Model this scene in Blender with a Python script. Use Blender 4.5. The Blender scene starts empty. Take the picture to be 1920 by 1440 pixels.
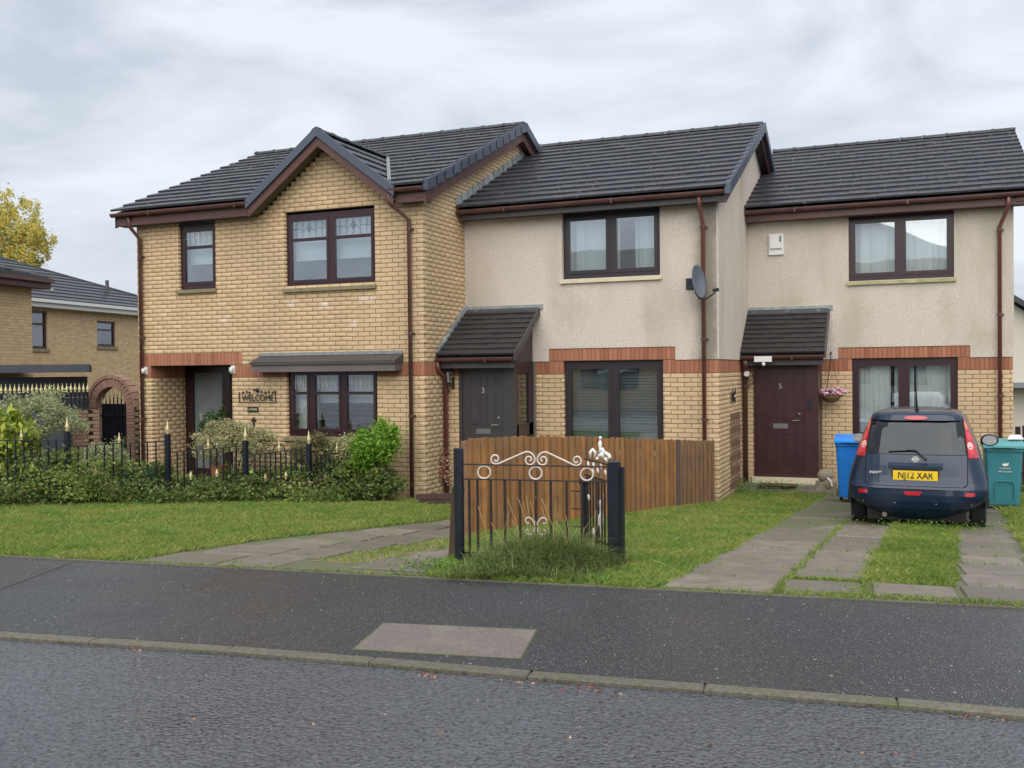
import bpy, bmesh, math, random
import numpy as np
from math import sin, cos, pi, atan, radians, sqrt, hypot, tan
from mathutils import Vector, Matrix
random.seed(7); rng = np.random.default_rng(7)
SC = bpy.context.scene; COL = SC.collection

# ------------------------------------------------------------------ camera
FOC = 1830.0; TH = atan(FOC/4450.0); PIT = atan(26/FOC); ROL = .0105; EYE = np.array([0, 0, 1.73])
_f0 = np.array([-sin(TH), cos(TH), 0]); _r0 = np.array([cos(TH), sin(TH), 0]); _u0 = np.array([0, 0, 1.])
FW = _f0*cos(PIT)-_u0*sin(PIT); _up = _u0*cos(PIT)+_f0*sin(PIT)
RT = _r0*cos(ROL)-_up*sin(ROL); UPV = _up*cos(ROL)+_r0*sin(ROL)
cd = bpy.data.cameras.new('camera'); cam = bpy.data.objects.new('camera', cd); COL.objects.link(cam); SC.camera = cam
cd.sensor_width = 36; cd.lens = FOC/1920*36; cd.clip_start = .1; cd.clip_end = 3000
cam.matrix_world = Matrix(((RT[0], UPV[0], -FW[0], EYE[0]), (RT[1], UPV[1], -FW[1], EYE[1]), (RT[2], UPV[2], -FW[2], EYE[2]), (0, 0, 0, 1)))

# ------------------------------------------------------------------ world, sun, exposure
SUN_EL, SUN_AZ = radians(46), radians(160)      # azimuth of the veiled sun, behind the viewer's right shoulder
W = bpy.data.worlds.new('World'); SC.world = W; W.use_nodes = True
nt = W.node_tree; nt.nodes.clear()
wo = nt.nodes.new('ShaderNodeOutputWorld'); bg = nt.nodes.new('ShaderNodeBackground'); bg.inputs['Strength'].default_value = .1
sky = nt.nodes.new('ShaderNodeTexSky'); sky.sky_type = 'NISHITA'; sky.sun_disc = False
sky.sun_elevation = SUN_EL; sky.sun_rotation = SUN_AZ; sky.air_density = 1; sky.dust_density = 3
tc = nt.nodes.new('ShaderNodeTexCoord'); mp = nt.nodes.new('ShaderNodeMapping'); mp.inputs['Scale'].default_value = (1, 1, 2.6)
mp.inputs['Rotation'].default_value = (radians(7), radians(-9), 0)
nt.links.new(tc.outputs['Generated'], mp.inputs['Vector'])
n1 = nt.nodes.new('ShaderNodeTexNoise'); n1.inputs['Scale'].default_value = 2.9; n1.inputs['Detail'].default_value = 10; n1.inputs['Roughness'].default_value = .53; n1.inputs['Distortion'].default_value = .8
n2 = nt.nodes.new('ShaderNodeTexNoise'); n2.inputs['Scale'].default_value = 6.5; n2.inputs['Detail'].default_value = 8; n2.inputs['Roughness'].default_value = .5
for n in (n1, n2): nt.links.new(mp.outputs[0], n.inputs['Vector'])
ad = nt.nodes.new('ShaderNodeMath'); ad.operation = 'MULTIPLY_ADD'; ad.inputs[1].default_value = .42
nt.links.new(n2.outputs[0], ad.inputs[0]); nt.links.new(n1.outputs[0], ad.inputs[2])
rp = nt.nodes.new('ShaderNodeValToRGB'); nt.links.new(ad.outputs[0], rp.inputs[0])
el = rp.color_ramp.elements
el[0].position = .54; el[0].color = (2.65, 2.95, 3.28, 1); el[1].position = .80; el[1].color = (4.05, 4.25, 4.6, 1)
e = el.new(.66); e.color = (3.4, 3.62, 3.98, 1)
mx = nt.nodes.new('ShaderNodeMix'); mx.data_type = 'RGBA'; mx.inputs[0].default_value = .93
nt.links.new(sky.outputs[0], mx.inputs[6]); nt.links.new(rp.outputs[0], mx.inputs[7])
nt.links.new(mx.outputs[2], bg.inputs[0]); nt.links.new(bg.outputs[0], wo.inputs[0])
sl = bpy.data.lights.new('sun', 'SUN'); sl.energy = 1.5; sl.angle = radians(85); sl.color = (1, .96, .9)
so = bpy.data.objects.new('sun', sl); COL.objects.link(so); so.location = (0, -10, 30)
_d = Vector((sin(SUN_AZ)*cos(SUN_EL), cos(SUN_AZ)*cos(SUN_EL), sin(SUN_EL)))
so.rotation_euler = _d.to_track_quat('Z', 'Y').to_euler()
SC.view_settings.view_transform = 'Standard'; SC.view_settings.look = 'None'; SC.view_settings.exposure = 1.13; SC.view_settings.gamma = 1
SC.view_settings.use_curve_mapping = False
SC.render.engine = 'CYCLES'; SC.cycles.max_bounces = 6; SC.cycles.transparent_max_bounces = 12

# ------------------------------------------------------------------ measuring helpers: a photo pixel laid on a real plane
def ray(x, y): return FW*FOC+RT*(x-960)-UPV*(y-720)
def atY(x, y, Y): d = ray(x, y); return EYE+d*(Y/d[1])
def atX(x, y, X): d = ray(x, y); return EYE+d*(X/d[0])
def atZ(x, y, Z): d = ray(x, y); return EYE+d*((Z-EYE[2])/d[2])
A0 = np.array([-7.94, 6.60]); B0 = np.array([.65, 7.60]); _t = (B0-A0)/np.hypot(*(B0-A0))
def gz(X, Y):
    d = -(X-A0[0])*_t[1]+(Y-A0[1])*_t[0]
    return .03-.055*np.clip(d, 0, 9.5)
def G(X, Y): return float(gz(X, Y))
def atG(x, y):
    d = ray(x, y); z = 0.
    for i in range(40):
        p = EYE+d*((z-EYE[2])/d[2]); z = .5*z+.5*G(p[0], p[1])
    return p

# ------------------------------------------------------------------ materials
MATS = {}
def M(name, base, rough=.7, c2=None, nscale=4, ncon=.5, bump=None, metal=0, spec=.5, var=0, ramp=None, emis=None, coat=0, stain=None, alpha=None, sheen=0):
    if name in MATS: return MATS[name]
    m = bpy.data.materials.new(name); m.use_nodes = True; t = m.node_tree; b = t.nodes['Principled BSDF']
    b.inputs['Roughness'].default_value = rough; b.inputs['Metallic'].default_value = metal; b.inputs['Specular IOR Level'].default_value = spec
    b.inputs['Base Color'].default_value = (*base, 1)
    if coat: b.inputs['Coat Weight'].default_value = coat; b.inputs['Coat Roughness'].default_value = .03
    pos = t.nodes.new('ShaderNodeNewGeometry')
    col = None
    def rnd():
        oi = t.nodes.new('ShaderNodeObjectInfo'); a = t.nodes.new('ShaderNodeMath'); a.operation = 'ADD'
        t.links.new(oi.outputs['Random'], a.inputs[0]); t.links.new(pos.outputs['Random Per Island'], a.inputs[1])
        f = t.nodes.new('ShaderNodeMath'); f.operation = 'FRACT'; t.links.new(a.outputs[0], f.inputs[0]); return f.outputs[0]
    if ramp:
        r = t.nodes.new('ShaderNodeValToRGB'); t.links.new(rnd(), r.inputs[0]); e = r.color_ramp.elements
        e[0].position = 0; e[0].color = (*ramp[0], 1); e[1].position = 1; e[1].color = (*ramp[-1], 1)
        for i, c in enumerate(ramp[1:-1]): q = e.new((i+1)/(len(ramp)-1)); q.color = (*c, 1)
        col = r.outputs[0]
    def mix(fac, a, bcol, mode='MIX'):
        x = t.nodes.new('ShaderNodeMix'); x.data_type = 'RGBA'; x.blend_type = mode
        if isinstance(fac, float): x.inputs[0].default_value = fac
        else: t.links.new(fac, x.inputs[0])
        if isinstance(a, tuple): x.inputs[6].default_value = (*a, 1)
        else: t.links.new(a, x.inputs[6])
        if isinstance(bcol, tuple): x.inputs[7].default_value = (*bcol, 1)
        else: t.links.new(bcol, x.inputs[7])
        return x.outputs[2]
    def noise(scale, lo, hi, detail=6, sc=None):
        n = t.nodes.new('ShaderNodeTexNoise'); n.inputs['Scale'].default_value = scale; n.inputs['Detail'].default_value = detail
        src = pos.outputs['Position']
        if sc:
            mm = t.nodes.new('ShaderNodeMapping'); mm.inputs['Scale'].default_value = sc; t.links.new(src, mm.inputs[0]); src = mm.outputs[0]
        t.links.new(src, n.inputs['Vector'])
        mr = t.nodes.new('ShaderNodeMapRange'); mr.inputs[1].default_value = lo; mr.inputs[2].default_value = hi; t.links.new(n.outputs[0], mr.inputs[0]); return mr.outputs[0]
    if c2:
        col = mix(noise(nscale, .5-.5*(1-ncon)-.02, .5+.5*(1-ncon)+.02), col or tuple(base), tuple(c2))
    if stain:   # (colour, scale, lo, hi, (sx,sy,sz))
        col = mix(noise(stain[1], stain[2], stain[3], 8, stain[4]), col or tuple(base), tuple(stain[0]))
    if var:
        hs = t.nodes.new('ShaderNodeHueSaturation'); mr = t.nodes.new('ShaderNodeMapRange'); mr.inputs[3].default_value = 1-var; mr.inputs[4].default_value = 1+var
        t.links.new(rnd(), mr.inputs[0]); t.links.new(mr.outputs[0], hs.inputs['Value'])
        if col is None: hs.inputs['Color'].default_value = (*base, 1)
        else: t.links.new(col, hs.inputs['Color'])
        col = hs.outputs[0]
    if col is not None: t.links.new(col, b.inputs['Base Color'])
    if bump:
        n = t.nodes.new('ShaderNodeTexNoise'); n.inputs['Scale'].default_value = bump[0]; n.inputs['Detail'].default_value = 4
        if len(bump) > 3:
            mm = t.nodes.new('ShaderNodeMapping'); mm.inputs['Scale'].default_value = bump[3]; t.links.new(pos.outputs['Position'], mm.inputs[0]); t.links.new(mm.outputs[0], n.inputs['Vector'])
        else: t.links.new(pos.outputs['Position'], n.inputs['Vector'])
        bp = t.nodes.new('ShaderNodeBump'); bp.inputs['Strength'].default_value = bump[1]; bp.inputs['Distance'].default_value = bump[2]
        t.links.new(n.outputs[0], bp.inputs['Height']); t.links.new(bp.outputs[0], b.inputs['Normal'])
    if emis: b.inputs['Emission Color'].default_value = (*emis[0], 1); b.inputs['Emission Strength'].default_value = emis[1]
    MATS[name] = m; return m
def leafmat(name, ramp, rough=.5, trans=.3, c2=None, nscale=1.2):
    if name in MATS: return MATS[name]
    m = M(name, ramp[0], rough, ramp=ramp, c2=c2, nscale=nscale, ncon=.75, spec=.3); t = m.node_tree; b = t.nodes['Principled BSDF']
    tr = t.nodes.new('ShaderNodeBsdfTranslucent'); ms = t.nodes.new('ShaderNodeMixShader'); ms.inputs[0].default_value = trans
    src = b.inputs['Base Color'].links[0].from_socket; t.links.new(src, tr.inputs[0])
    t.links.new(b.outputs[0], ms.inputs[1]); t.links.new(tr.outputs[0], ms.inputs[2]); t.links.new(ms.outputs[0], t.nodes['Material Output'].inputs[0])
    return m
def glassmat(name, refl=.16, tint=(.75, .8, .8), rough=.01):
    if name in MATS: return MATS[name]
    m = bpy.data.materials.new(name); m.use_nodes = True; t = m.node_tree; t.nodes.clear()
    o = t.nodes.new('ShaderNodeOutputMaterial'); tr = t.nodes.new('ShaderNodeBsdfTransparent'); tr.inputs[0].default_value = (*tint, 1)
    gl = t.nodes.new('ShaderNodeBsdfGlossy'); gl.inputs['Roughness'].default_value = rough; gl.inputs[0].default_value = (.9, .95, 1, 1)
    fr = t.nodes.new('ShaderNodeFresnel'); fr.inputs[0].default_value = 1.45; ad = t.nodes.new('ShaderNodeMath'); ad.operation = 'ADD'; ad.inputs[1].default_value = refl
    ad.use_clamp = True
    n = t.nodes.new('ShaderNodeTexNoise'); n.inputs['Scale'].default_value = .9; n.inputs['Detail'].default_value = 1; g = t.nodes.new('ShaderNodeNewGeometry'); t.links.new(g.outputs['Position'], n.inputs[0])
    bp = t.nodes.new('ShaderNodeBump'); bp.inputs['Strength'].default_value = .5; bp.inputs['Distance'].default_value = .006; t.links.new(n.outputs[0], bp.inputs['Height']); t.links.new(bp.outputs[0], gl.inputs['Normal'])
    ms = t.nodes.new('ShaderNodeMixShader'); t.links.new(fr.outputs[0], ad.inputs[0]); t.links.new(ad.outputs[0], ms.inputs[0])
    t.links.new(tr.outputs[0], ms.inputs[1]); t.links.new(gl.outputs[0], ms.inputs[2]); t.links.new(ms.outputs[0], o.inputs[0])
    MATS[name] = m; return m

def tarmac(name, base, speck, rlo, rhi, bs, bd, wet, coarse=False):
    m = M(name, base, .5, c2=tuple(c*1.7 for c in base), nscale=.9, ncon=.5); t = m.node_tree; b = t.nodes['Principled BSDF']
    pos = t.nodes.new('ShaderNodeNewGeometry').outputs['Position']
    def vor(scale, thr, prob):
        v = t.nodes.new('ShaderNodeTexVoronoi'); v.inputs['Scale'].default_value = scale; t.links.new(pos, v.inputs['Vector'])
        lt = t.nodes.new('ShaderNodeMath'); lt.operation = 'LESS_THAN'; lt.inputs[1].default_value = thr; t.links.new(v.outputs['Distance'], lt.inputs[0])
        sp = t.nodes.new('ShaderNodeSeparateColor'); t.links.new(v.outputs['Color'], sp.inputs[0])
        l2 = t.nodes.new('ShaderNodeMath'); l2.operation = 'LESS_THAN'; l2.inputs[1].default_value = prob; t.links.new(sp.outputs[0], l2.inputs[0])
        mu = t.nodes.new('ShaderNodeMath'); mu.operation = 'MULTIPLY'; t.links.new(lt.outputs[0], mu.inputs[0]); t.links.new(l2.outputs[0], mu.inputs[1]); return mu.outputs[0]
    src = b.inputs['Base Color'].links[0].from_socket
    for sc_, th_, pr_, cc in ((85, .34, speck, (.32, .29, .26)), (26, .18, speck*.4, (.5, .47, .42)), (120, .45, .25, (.11, .105, .105))):
        x = t.nodes.new('ShaderNodeMix'); x.data_type = 'RGBA'; t.links.new(vor(sc_, th_, pr_), x.inputs[0]); t.links.new(src, x.inputs[6]); x.inputs[7].default_value = (*cc, 1); src = x.outputs[2]
    if coarse:
        for sc_, lo, hi, cc in ((52, .50, .68, (.010, .010, .012)), (34, .56, .72, (.12, .12, .13))):
            q = t.nodes.new('ShaderNodeTexNoise'); q.inputs['Scale'].default_value = sc_; q.inputs['Detail'].default_value = 3; t.links.new(pos, q.inputs['Vector'])
            mr = t.nodes.new('ShaderNodeMapRange'); mr.inputs[1].default_value = lo; mr.inputs[2].default_value = hi; t.links.new(q.outputs[0], mr.inputs[0])
            x = t.nodes.new('ShaderNodeMix'); x.data_type = 'RGBA'; t.links.new(mr.outputs[0], x.inputs[0]); t.links.new(src, x.inputs[6]); x.inputs[7].default_value = (*cc, 1); src = x.outputs[2]
    t.links.new(src, b.inputs['Base Color'])
    n = t.nodes.new('ShaderNodeTexNoise'); n.inputs['Scale'].default_value = .55; n.inputs['Detail'].default_value = 5; t.links.new(pos, n.inputs[0])
    mr = t.nodes.new('ShaderNodeMapRange'); mr.inputs[1].default_value = .38; mr.inputs[2].default_value = .62; mr.inputs[3].default_value = rlo; mr.inputs[4].default_value = rhi
    t.links.new(n.outputs[0], mr.inputs[0]); t.links.new(mr.outputs[0], b.inputs['Roughness']); b.inputs['Specular IOR Level'].default_value = wet
    v = t.nodes.new('ShaderNodeTexVoronoi'); v.inputs['Scale'].default_value = bs; t.links.new(pos, v.inputs['Vector'])
    n3 = t.nodes.new('ShaderNodeTexNoise'); n3.inputs['Scale'].default_value = bs*.6; n3.inputs['Detail'].default_value = 5; t.links.new(pos, n3.inputs['Vector'])
    sm = t.nodes.new('ShaderNodeMath'); sm.operation = 'MULTIPLY_ADD'; sm.inputs[1].default_value = 1.0; t.links.new(n3.outputs[0], sm.inputs[0]); 
    ng = t.nodes.new('ShaderNodeMath'); ng.operation = 'MULTIPLY'; ng.inputs[1].default_value = -1; t.links.new(v.outputs['Distance'], ng.inputs[0]); t.links.new(ng.outputs[0], sm.inputs[2])
    bp = t.nodes.new('ShaderNodeBump'); bp.inputs['Strength'].default_value = 1; bp.inputs['Distance'].default_value = bd; t.links.new(sm.outputs[0], bp.inputs['Height']); t.links.new(bp.outputs[0], b.inputs['Normal'])
    return m

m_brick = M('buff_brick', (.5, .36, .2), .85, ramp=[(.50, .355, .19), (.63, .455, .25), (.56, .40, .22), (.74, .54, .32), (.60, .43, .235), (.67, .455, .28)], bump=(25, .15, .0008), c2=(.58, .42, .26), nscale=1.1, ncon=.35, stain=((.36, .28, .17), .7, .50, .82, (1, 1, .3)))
m_mortar = M('mortar', (.20, .145, .08), .95, c2=(.26, .20, .12), nscale=3)
m_red = M('red_soldier_brick', (.33, .13, .08), .85, ramp=[(.27, .10, .055), (.38, .16, .09), (.32, .125, .07), (.42, .18, .10)], bump=(60, .4, .004))
m_redm = M('red_mortar', (.24, .12, .08), .95)
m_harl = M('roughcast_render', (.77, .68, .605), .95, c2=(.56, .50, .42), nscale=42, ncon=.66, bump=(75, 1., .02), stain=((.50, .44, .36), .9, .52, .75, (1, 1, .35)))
m_harl2 = M('weathered_roughcast', (.76, .675, .59), .95, c2=(.54, .48, .40), nscale=42, ncon=.66, bump=(75, 1., .02), stain=((.50, .45, .35), 1.4, .5, .75, (1, 1, .3)))
m_tile = M('concrete_roof_tile', (.06, .062, .072), .42, ramp=[(.018, .022, .032), (.026, .030, .041), (.028, .028, .034), (.034, .038, .050), (.021, .025, .035)], c2=(.042, .041, .048), nscale=3, bump=(90, .4, .003), stain=((.20, .20, .165), 13, .62, .76, (1, 1, 1)))
m_tiledk = M('dark_canopy_tile', (.03, .03, .035), .6, ramp=[(.014, .015, .019), (.027, .025, .028), (.020, .018, .021)], c2=(.032, .027, .025), nscale=5, stain=((.14, .14, .12), 9, .68, .8, (1, 1, 1)))
m_ridge = M('ridge_tile_mat', (.05, .055, .062), .7, var=.2, stain=((.22, .23, .20), 9, .6, .78, (1, 1, 1)))
m_cap = M('verge_cap_mat', (.055, .070, .098), .45, var=.2)
m_lead = M('lead_flashing', (.17, .19, .20), .6, var=.25, c2=(.33, .36, .36), nscale=14)
m_brown = M('brown_plastic', (.062, .024, .022), .35, c2=(.12, .055, .045), nscale=3)
m_brown2 = M('stained_timber', (.115, .048, .038), .5, c2=(.075, .036, .032), nscale=6)
m_dkfascia = M('dark_fascia', (.05, .045, .05), .5, c2=(.07, .06, .06), nscale=4)
m_rose = M('rosewood_frame', (.036, .013, .018), .3, c2=(.028, .010, .014), nscale=8)
m_bfr = M('dark_brown_frame', (.026, .019, .024), .35)
m_sill = M('sandstone_sill', (.27, .23, .13), .9, c2=(.17, .15, .09), nscale=8)
m_cream = M('cream_sill', (.66, .60, .44), .6, c2=(.55, .50, .34), nscale=5)
m_glass = glassmat('window_glass', .12, (.93, .96, .96))
m_glassd = glassmat('window_glass_strong', .17, (.9, .94, .95))
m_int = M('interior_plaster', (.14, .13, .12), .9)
m_net = M('net_curtain', (.86, .88, .85), .9)
m_blind = M('grey_blind', (.22, .26, .28), .6)
m_bluewhite = M('pale_roller_blind', (.68, .74, .80), .8)
m_door3 = M('grey_door_paint', (.045, .040, .043), .4)
m_door5 = M('maroon_door_paint', (.036, .009, .013), .35, c2=(.055, .02, .022), nscale=7)
m_black = M('black_metal_paint', (.008, .010, .016), .35, c2=(.014, .018, .03), nscale=9)
m_rust = M('rusted_black_iron', (.016, .013, .014), .5, c2=(.04, .022, .016), nscale=14)
m_white = M('white_paint', (.72, .68, .64), .4, c2=(.5, .42, .36), nscale=25, ncon=.3)
m_whitep = M('white_plastic', (.75, .74, .72), .4)
m_gold = M('gold_paint', (.56, .47, .20), .4, metal=.25, c2=(.64, .57, .34), nscale=30)
m_fence = M('orange_fence_timber', (.30, .135, .05), .75, ramp=[(.28, .12, .036), (.48, .23, .065), (.37, .165, .046), (.23, .098, .032), (.43, .20, .06), (.30, .155, .075)], c2=(.20, .11, .05), nscale=5, stain=((.20, .16, .08), 2.5, .56, .8, (3, 3, .5)), bump=(30, .5, .004, (8, 8, .6)))
m_fence2 = M('weathered_fence_timber', (.2, .12, .07), .85, ramp=[(.19, .10, .045), (.30, .15, .06), (.23, .125, .06)], c2=(.15, .10, .06), nscale=5, bump=(30, .5, .004, (8, 8, .6)))
m_slab = M('paving_slab', (.17, .14, .125), .6, ramp=[(.155, .135, .11), (.27, .23, .19), (.21, .18, .145), (.12, .105, .085)], c2=(.13, .115, .09), nscale=5, bump=(80, .4, .004), stain=((.13, .14, .06), 2.2, .58, .75, (1, 1, 1)))
m_kerb = M('kerb_concrete', (.17, .155, .12), .8, var=.15, c2=(.075, .07, .052), nscale=45, bump=(90, .6, .005), stain=((.10, .12, .05), 3, .6, .75, (1, 1, 1)))
m_cover = M('pinkish_concrete', (.20, .17, .15), .75, c2=(.11, .095, .085), nscale=38, bump=(90, .6, .004), stain=((.21, .185, .16), 3, .55, .8, (1, 1, 1)))
m_soil = M('soil_under_grass', (.05, .065, .02), 1, c2=(.035, .035, .018), nscale=6, bump=(20, .6, .02))
m_road = tarmac('road_tarmac', (.052, .056, .065), .010, .18, .48, 40, .008, .9, True)
m_pave = tarmac('pavement_tarmac', (.017, .018, .021), .07, .20, .55, 90, .003, .6)
m_patch = tarmac('old_tarmac', (.040, .034, .033), .05, .4, .6, 80, .004, .5)
m_grass = leafmat('grass_blades', [(.115, .25, .040), (.19, .35, .06), (.15, .30, .046), (.29, .40, .09), (.10, .21, .038), (.36, .33, .14)], c2=(.32, .36, .09), nscale=1.9)
m_grass2 = leafmat('yellowed_grass', [(.24, .33, .055), (.40, .43, .12), (.19, .30, .05), (.36, .38, .11)], c2=(.17, .26, .05), nscale=2)
m_tuft = leafmat('dark_tuft_grass', [(.11, .19, .05), (.20, .29, .085), (.14, .23, .06), (.42, .40, .20), (.16, .24, .07)])

# ------------------------------------------------------------------ mesh builders
class MB:
    def __init__(s): s.v = []; s.f = []
    def poly(s, pts):
        i = len(s.v); s.v += [tuple(map(float, p)) for p in pts]; s.f.append(tuple(range(i, i+len(pts))))
    def box(s, x0, x1, y0, y1, z0, z1):
        if x0 > x1: x0, x1 = x1, x0
        if y0 > y1: y0, y1 = y1, y0
        if z0 > z1: z0, z1 = z1, z0
        i = len(s.v); s.v += [(x0, y0, z0), (x1, y0, z0), (x1, y1, z0), (x0, y1, z0), (x0, y0, z1), (x1, y0, z1), (x1, y1, z1), (x0, y1, z1)]
        s.f += [tuple(i+k for k in q) for q in ((0, 3, 2, 1), (4, 5, 6, 7), (0, 1, 5, 4), (1, 2, 6, 5), (2, 3, 7, 6), (3, 0, 4, 7))]; return s
    def ob(s, c, e, u, n, a, b, d):      # oriented box: centre, three axes, half sizes
        c, e, u, n = (np.array(q, float) for q in (c, e, u, n)); i = len(s.v)
        for sz in (-1, 1):
            for sx, sy in ((-1, -1), (1, -1), (1, 1), (-1, 1)): s.v.append(tuple(c+e*a*sx+u*b*sy+n*d*sz))
        s.f += [tuple(i+k for k in q) for q in ((0, 3, 2, 1), (4, 5, 6, 7), (0, 1, 5, 4), (1, 2, 6, 5), (2, 3, 7, 6), (3, 0, 4, 7))]; return s
    def bar(s, p0, p1, w, h=None):       # square bar between two points
        p0 = np.array(p0, float); p1 = np.array(p1, float); d = p1-p0; L = np.linalg.norm(d); d = d/L
        r = np.array([0, 0, 1.]) if abs(d[2]) < .9 else np.array([1., 0, 0]); e = np.cross(d, r); e /= np.linalg.norm(e); n = np.cross(e, d)
        return s.ob((p0+p1)/2, e, d, n, w/2, L/2, (h or w)/2)
    def tube(s, pts, r, n=8, cap=True):
        P = [np.array(p, float) for p in pts]; rs = r if isinstance(r, (list, tuple)) else [r]*len(P); i0 = len(s.v); pr = None
        for k, p in enumerate(P):
            d = P[min(k+1, len(P)-1)]-P[max(k-1, 0)]; d /= (np.linalg.norm(d)+1e-9)
            if pr is None: a = np.array([0, 0, 1.]) if abs(d[2]) < .9 else np.array([1., 0, 0])
            else: a = pr
            e = a-d*np.dot(a, d); e /= (np.linalg.norm(e)+1e-9); pr = e; g = np.cross(d, e)
            for j in range(n): t = 2*pi*j/n; s.v.append(tuple(p+(e*cos(t)+g*sin(t))*rs[k]))
        for k in range(len(P)-1):
            for j in range(n):
                a, b = i0+k*n+j, i0+k*n+(j+1) % n; s.f.append((a, b, b+n, a+n))
        if cap: s.f.append(tuple(i0+j for j in range(n))[::-1]); s.f.append(tuple(i0+(len(P)-1)*n+j for j in range(n)))
        return s
    def lathe(s, c, prof, n=12, axis='z'):
        i0 = len(s.v)
        for r, h in prof:
            for j in range(n):
                t = 2*pi*j/n; q = (r*cos(t), r*sin(t), h)
                if axis == 'y': q = (q[0], q[2], q[1])
                if axis == 'x': q = (q[2], q[0], q[1])
                s.v.append((c[0]+q[0], c[1]+q[1], c[2]+q[2]))
        for k in range(len(prof)-1):
            for j in range(n):
                a, b = i0+k*n+j, i0+k*n+(j+1) % n; s.f.append((a, b, b+n, a+n))
        s.f.append(tuple(i0+j for j in range(n))[::-1]); s.f.append(tuple(i0+(len(prof)-1)*n+j for j in range(n)))
        return s
    def prism(s, pts, ext):              # planar polygon pushed along ext
        i = len(s.v); n = len(pts); ext = np.array(ext, float)
        s.v += [tuple(map(float, p)) for p in pts]+[tuple(np.array(p, float)+ext) for p in pts]
        s.f.append(tuple(range(i, i+n))); s.f.append(tuple(range(i+2*n-1, i+n-1, -1)))
        for k in range(n): a, b = i+k, i+(k+1) % n; s.f.append((b, a, a+n, b+n))
        return s
    def sph(s, c, r, n=8, m=6):
        r = (r, r, r) if not isinstance(r, (tuple, list)) else r; i0 = len(s.v)
        for k in range(m+1):
            ph = pi*k/m
            for j in range(n): t = 2*pi*j/n; s.v.append((c[0]+r[0]*sin(ph)*cos(t), c[1]+r[1]*sin(ph)*sin(t), c[2]+r[2]*cos(ph)))
        for k in range(m):
            for j in range(n):
                a, b = i0+k*n+j, i0+k*n+(j+1) % n; s.f.append((a, a+n, b+n, b))
        return s
    def build(s, name, mat, parent=None, smooth=False, kind=None, label=None):
        me = bpy.data.meshes.new(name); me.from_pydata(s.v, [], s.f); me.materials.append(mat)
        bm = bmesh.new(); bm.from_mesh(me); bmesh.ops.recalc_face_normals(bm, faces=bm.faces); bm.to_mesh(me); bm.free()
        if smooth: 
            me.polygons.foreach_set('use_smooth', [True]*len(me.polygons))
        return link(name, me, parent, kind, label)
def link(name, me, parent=None, kind=None, label=None, mw=None):
    o = bpy.data.objects.new(name, me); COL.objects.link(o)
    if parent is not None:
        o.parent = parent; o.matrix_parent_inverse = INV(parent)
    if mw is not None: o.matrix_basis = mw
    if kind: o['kind'] = kind
    if label: o['label'] = label
    return o
WL = {}
def INV(p):
    return WL[p.name].inverted() if p.name in WL else Matrix.Identity(4)
def tag(o, label, cat, group=None, kind=None):
    if label: o['label'] = label
    if cat: o['category'] = cat
    if group: o['group'] = group
    if kind: o['kind'] = kind
    return o
def thing(name, loc, label, cat, group=None):
    o = bpy.data.objects.new(name, None); COL.objects.link(o); o.location = loc; o.empty_display_size = .2
    WL[o.name] = Matrix.Translation(loc); return tag(o, label, cat, group)
def npmesh(name, V, k, mat, parent=None, kind=None, smooth=False):   # V: (n*k,3) vertices of n separate k-gons
    me = bpy.data.meshes.new(name); n = len(V)//k
    me.vertices.add(n*k); me.vertices.foreach_set('co', np.asarray(V, np.float32).ravel())
    me.loops.add(n*k); me.loops.foreach_set('vertex_index', np.arange(n*k, dtype=np.int32))
    me.polygons.add(n); me.polygons.foreach_set('loop_start', np.arange(0, n*k, k, dtype=np.int32))
    me.update(calc_edges=True); me.materials.append(mat); me.validate()
    return link(name, me, parent, kind)
def fastmesh(name, V, F, mat, parent=None, kind=None):               # V (n,3), F (m,4) indices
    me = bpy.data.meshes.new(name); V = np.asarray(V, np.float32); F = np.asarray(F, np.int32)
    me.vertices.add(len(V)); me.vertices.foreach_set('co', V.ravel())
    me.loops.add(F.size); me.loops.foreach_set('vertex_index', F.ravel()); me.polygons.add(len(F)); me.polygons.foreach_set('loop_start', np.arange(0, F.size, F.shape[1], dtype=np.int32))
    me.update(calc_edges=True); me.materials.append(mat); return link(name, me, parent, kind)
def text(s, size, mat, parent, pos, ex, ey, depth=.002, name='lettering', sx=1., font_bold=0):
    cu = bpy.data.curves.new(name, 'FONT'); cu.body = s; cu.size = size; cu.extrude = depth; cu.align_x = 'CENTER'; cu.align_y = 'CENTER'; cu.offset = font_bold
    to = bpy.data.objects.new(name+'_tmp', cu); COL.objects.link(to)
    me = bpy.data.meshes.new_from_object(to.evaluated_get(bpy.context.evaluated_depsgraph_get())); bpy.data.objects.remove(to)
    me.name = name; me.materials.clear(); me.materials.append(mat)
    ex = Vector(ex).normalized(); ey = Vector(ey).normalized(); ez = ex.cross(ey)
    m = Matrix(((ex.x*sx, ey.x, ez.x, 0), (ex.y*sx, ey.y, ez.y, 0), (ex.z*sx, ey.z, ez.z, 0), (0, 0, 0, 1))); m.translation = Vector(pos)
    return link(name, me, parent, None, None, m)

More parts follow.
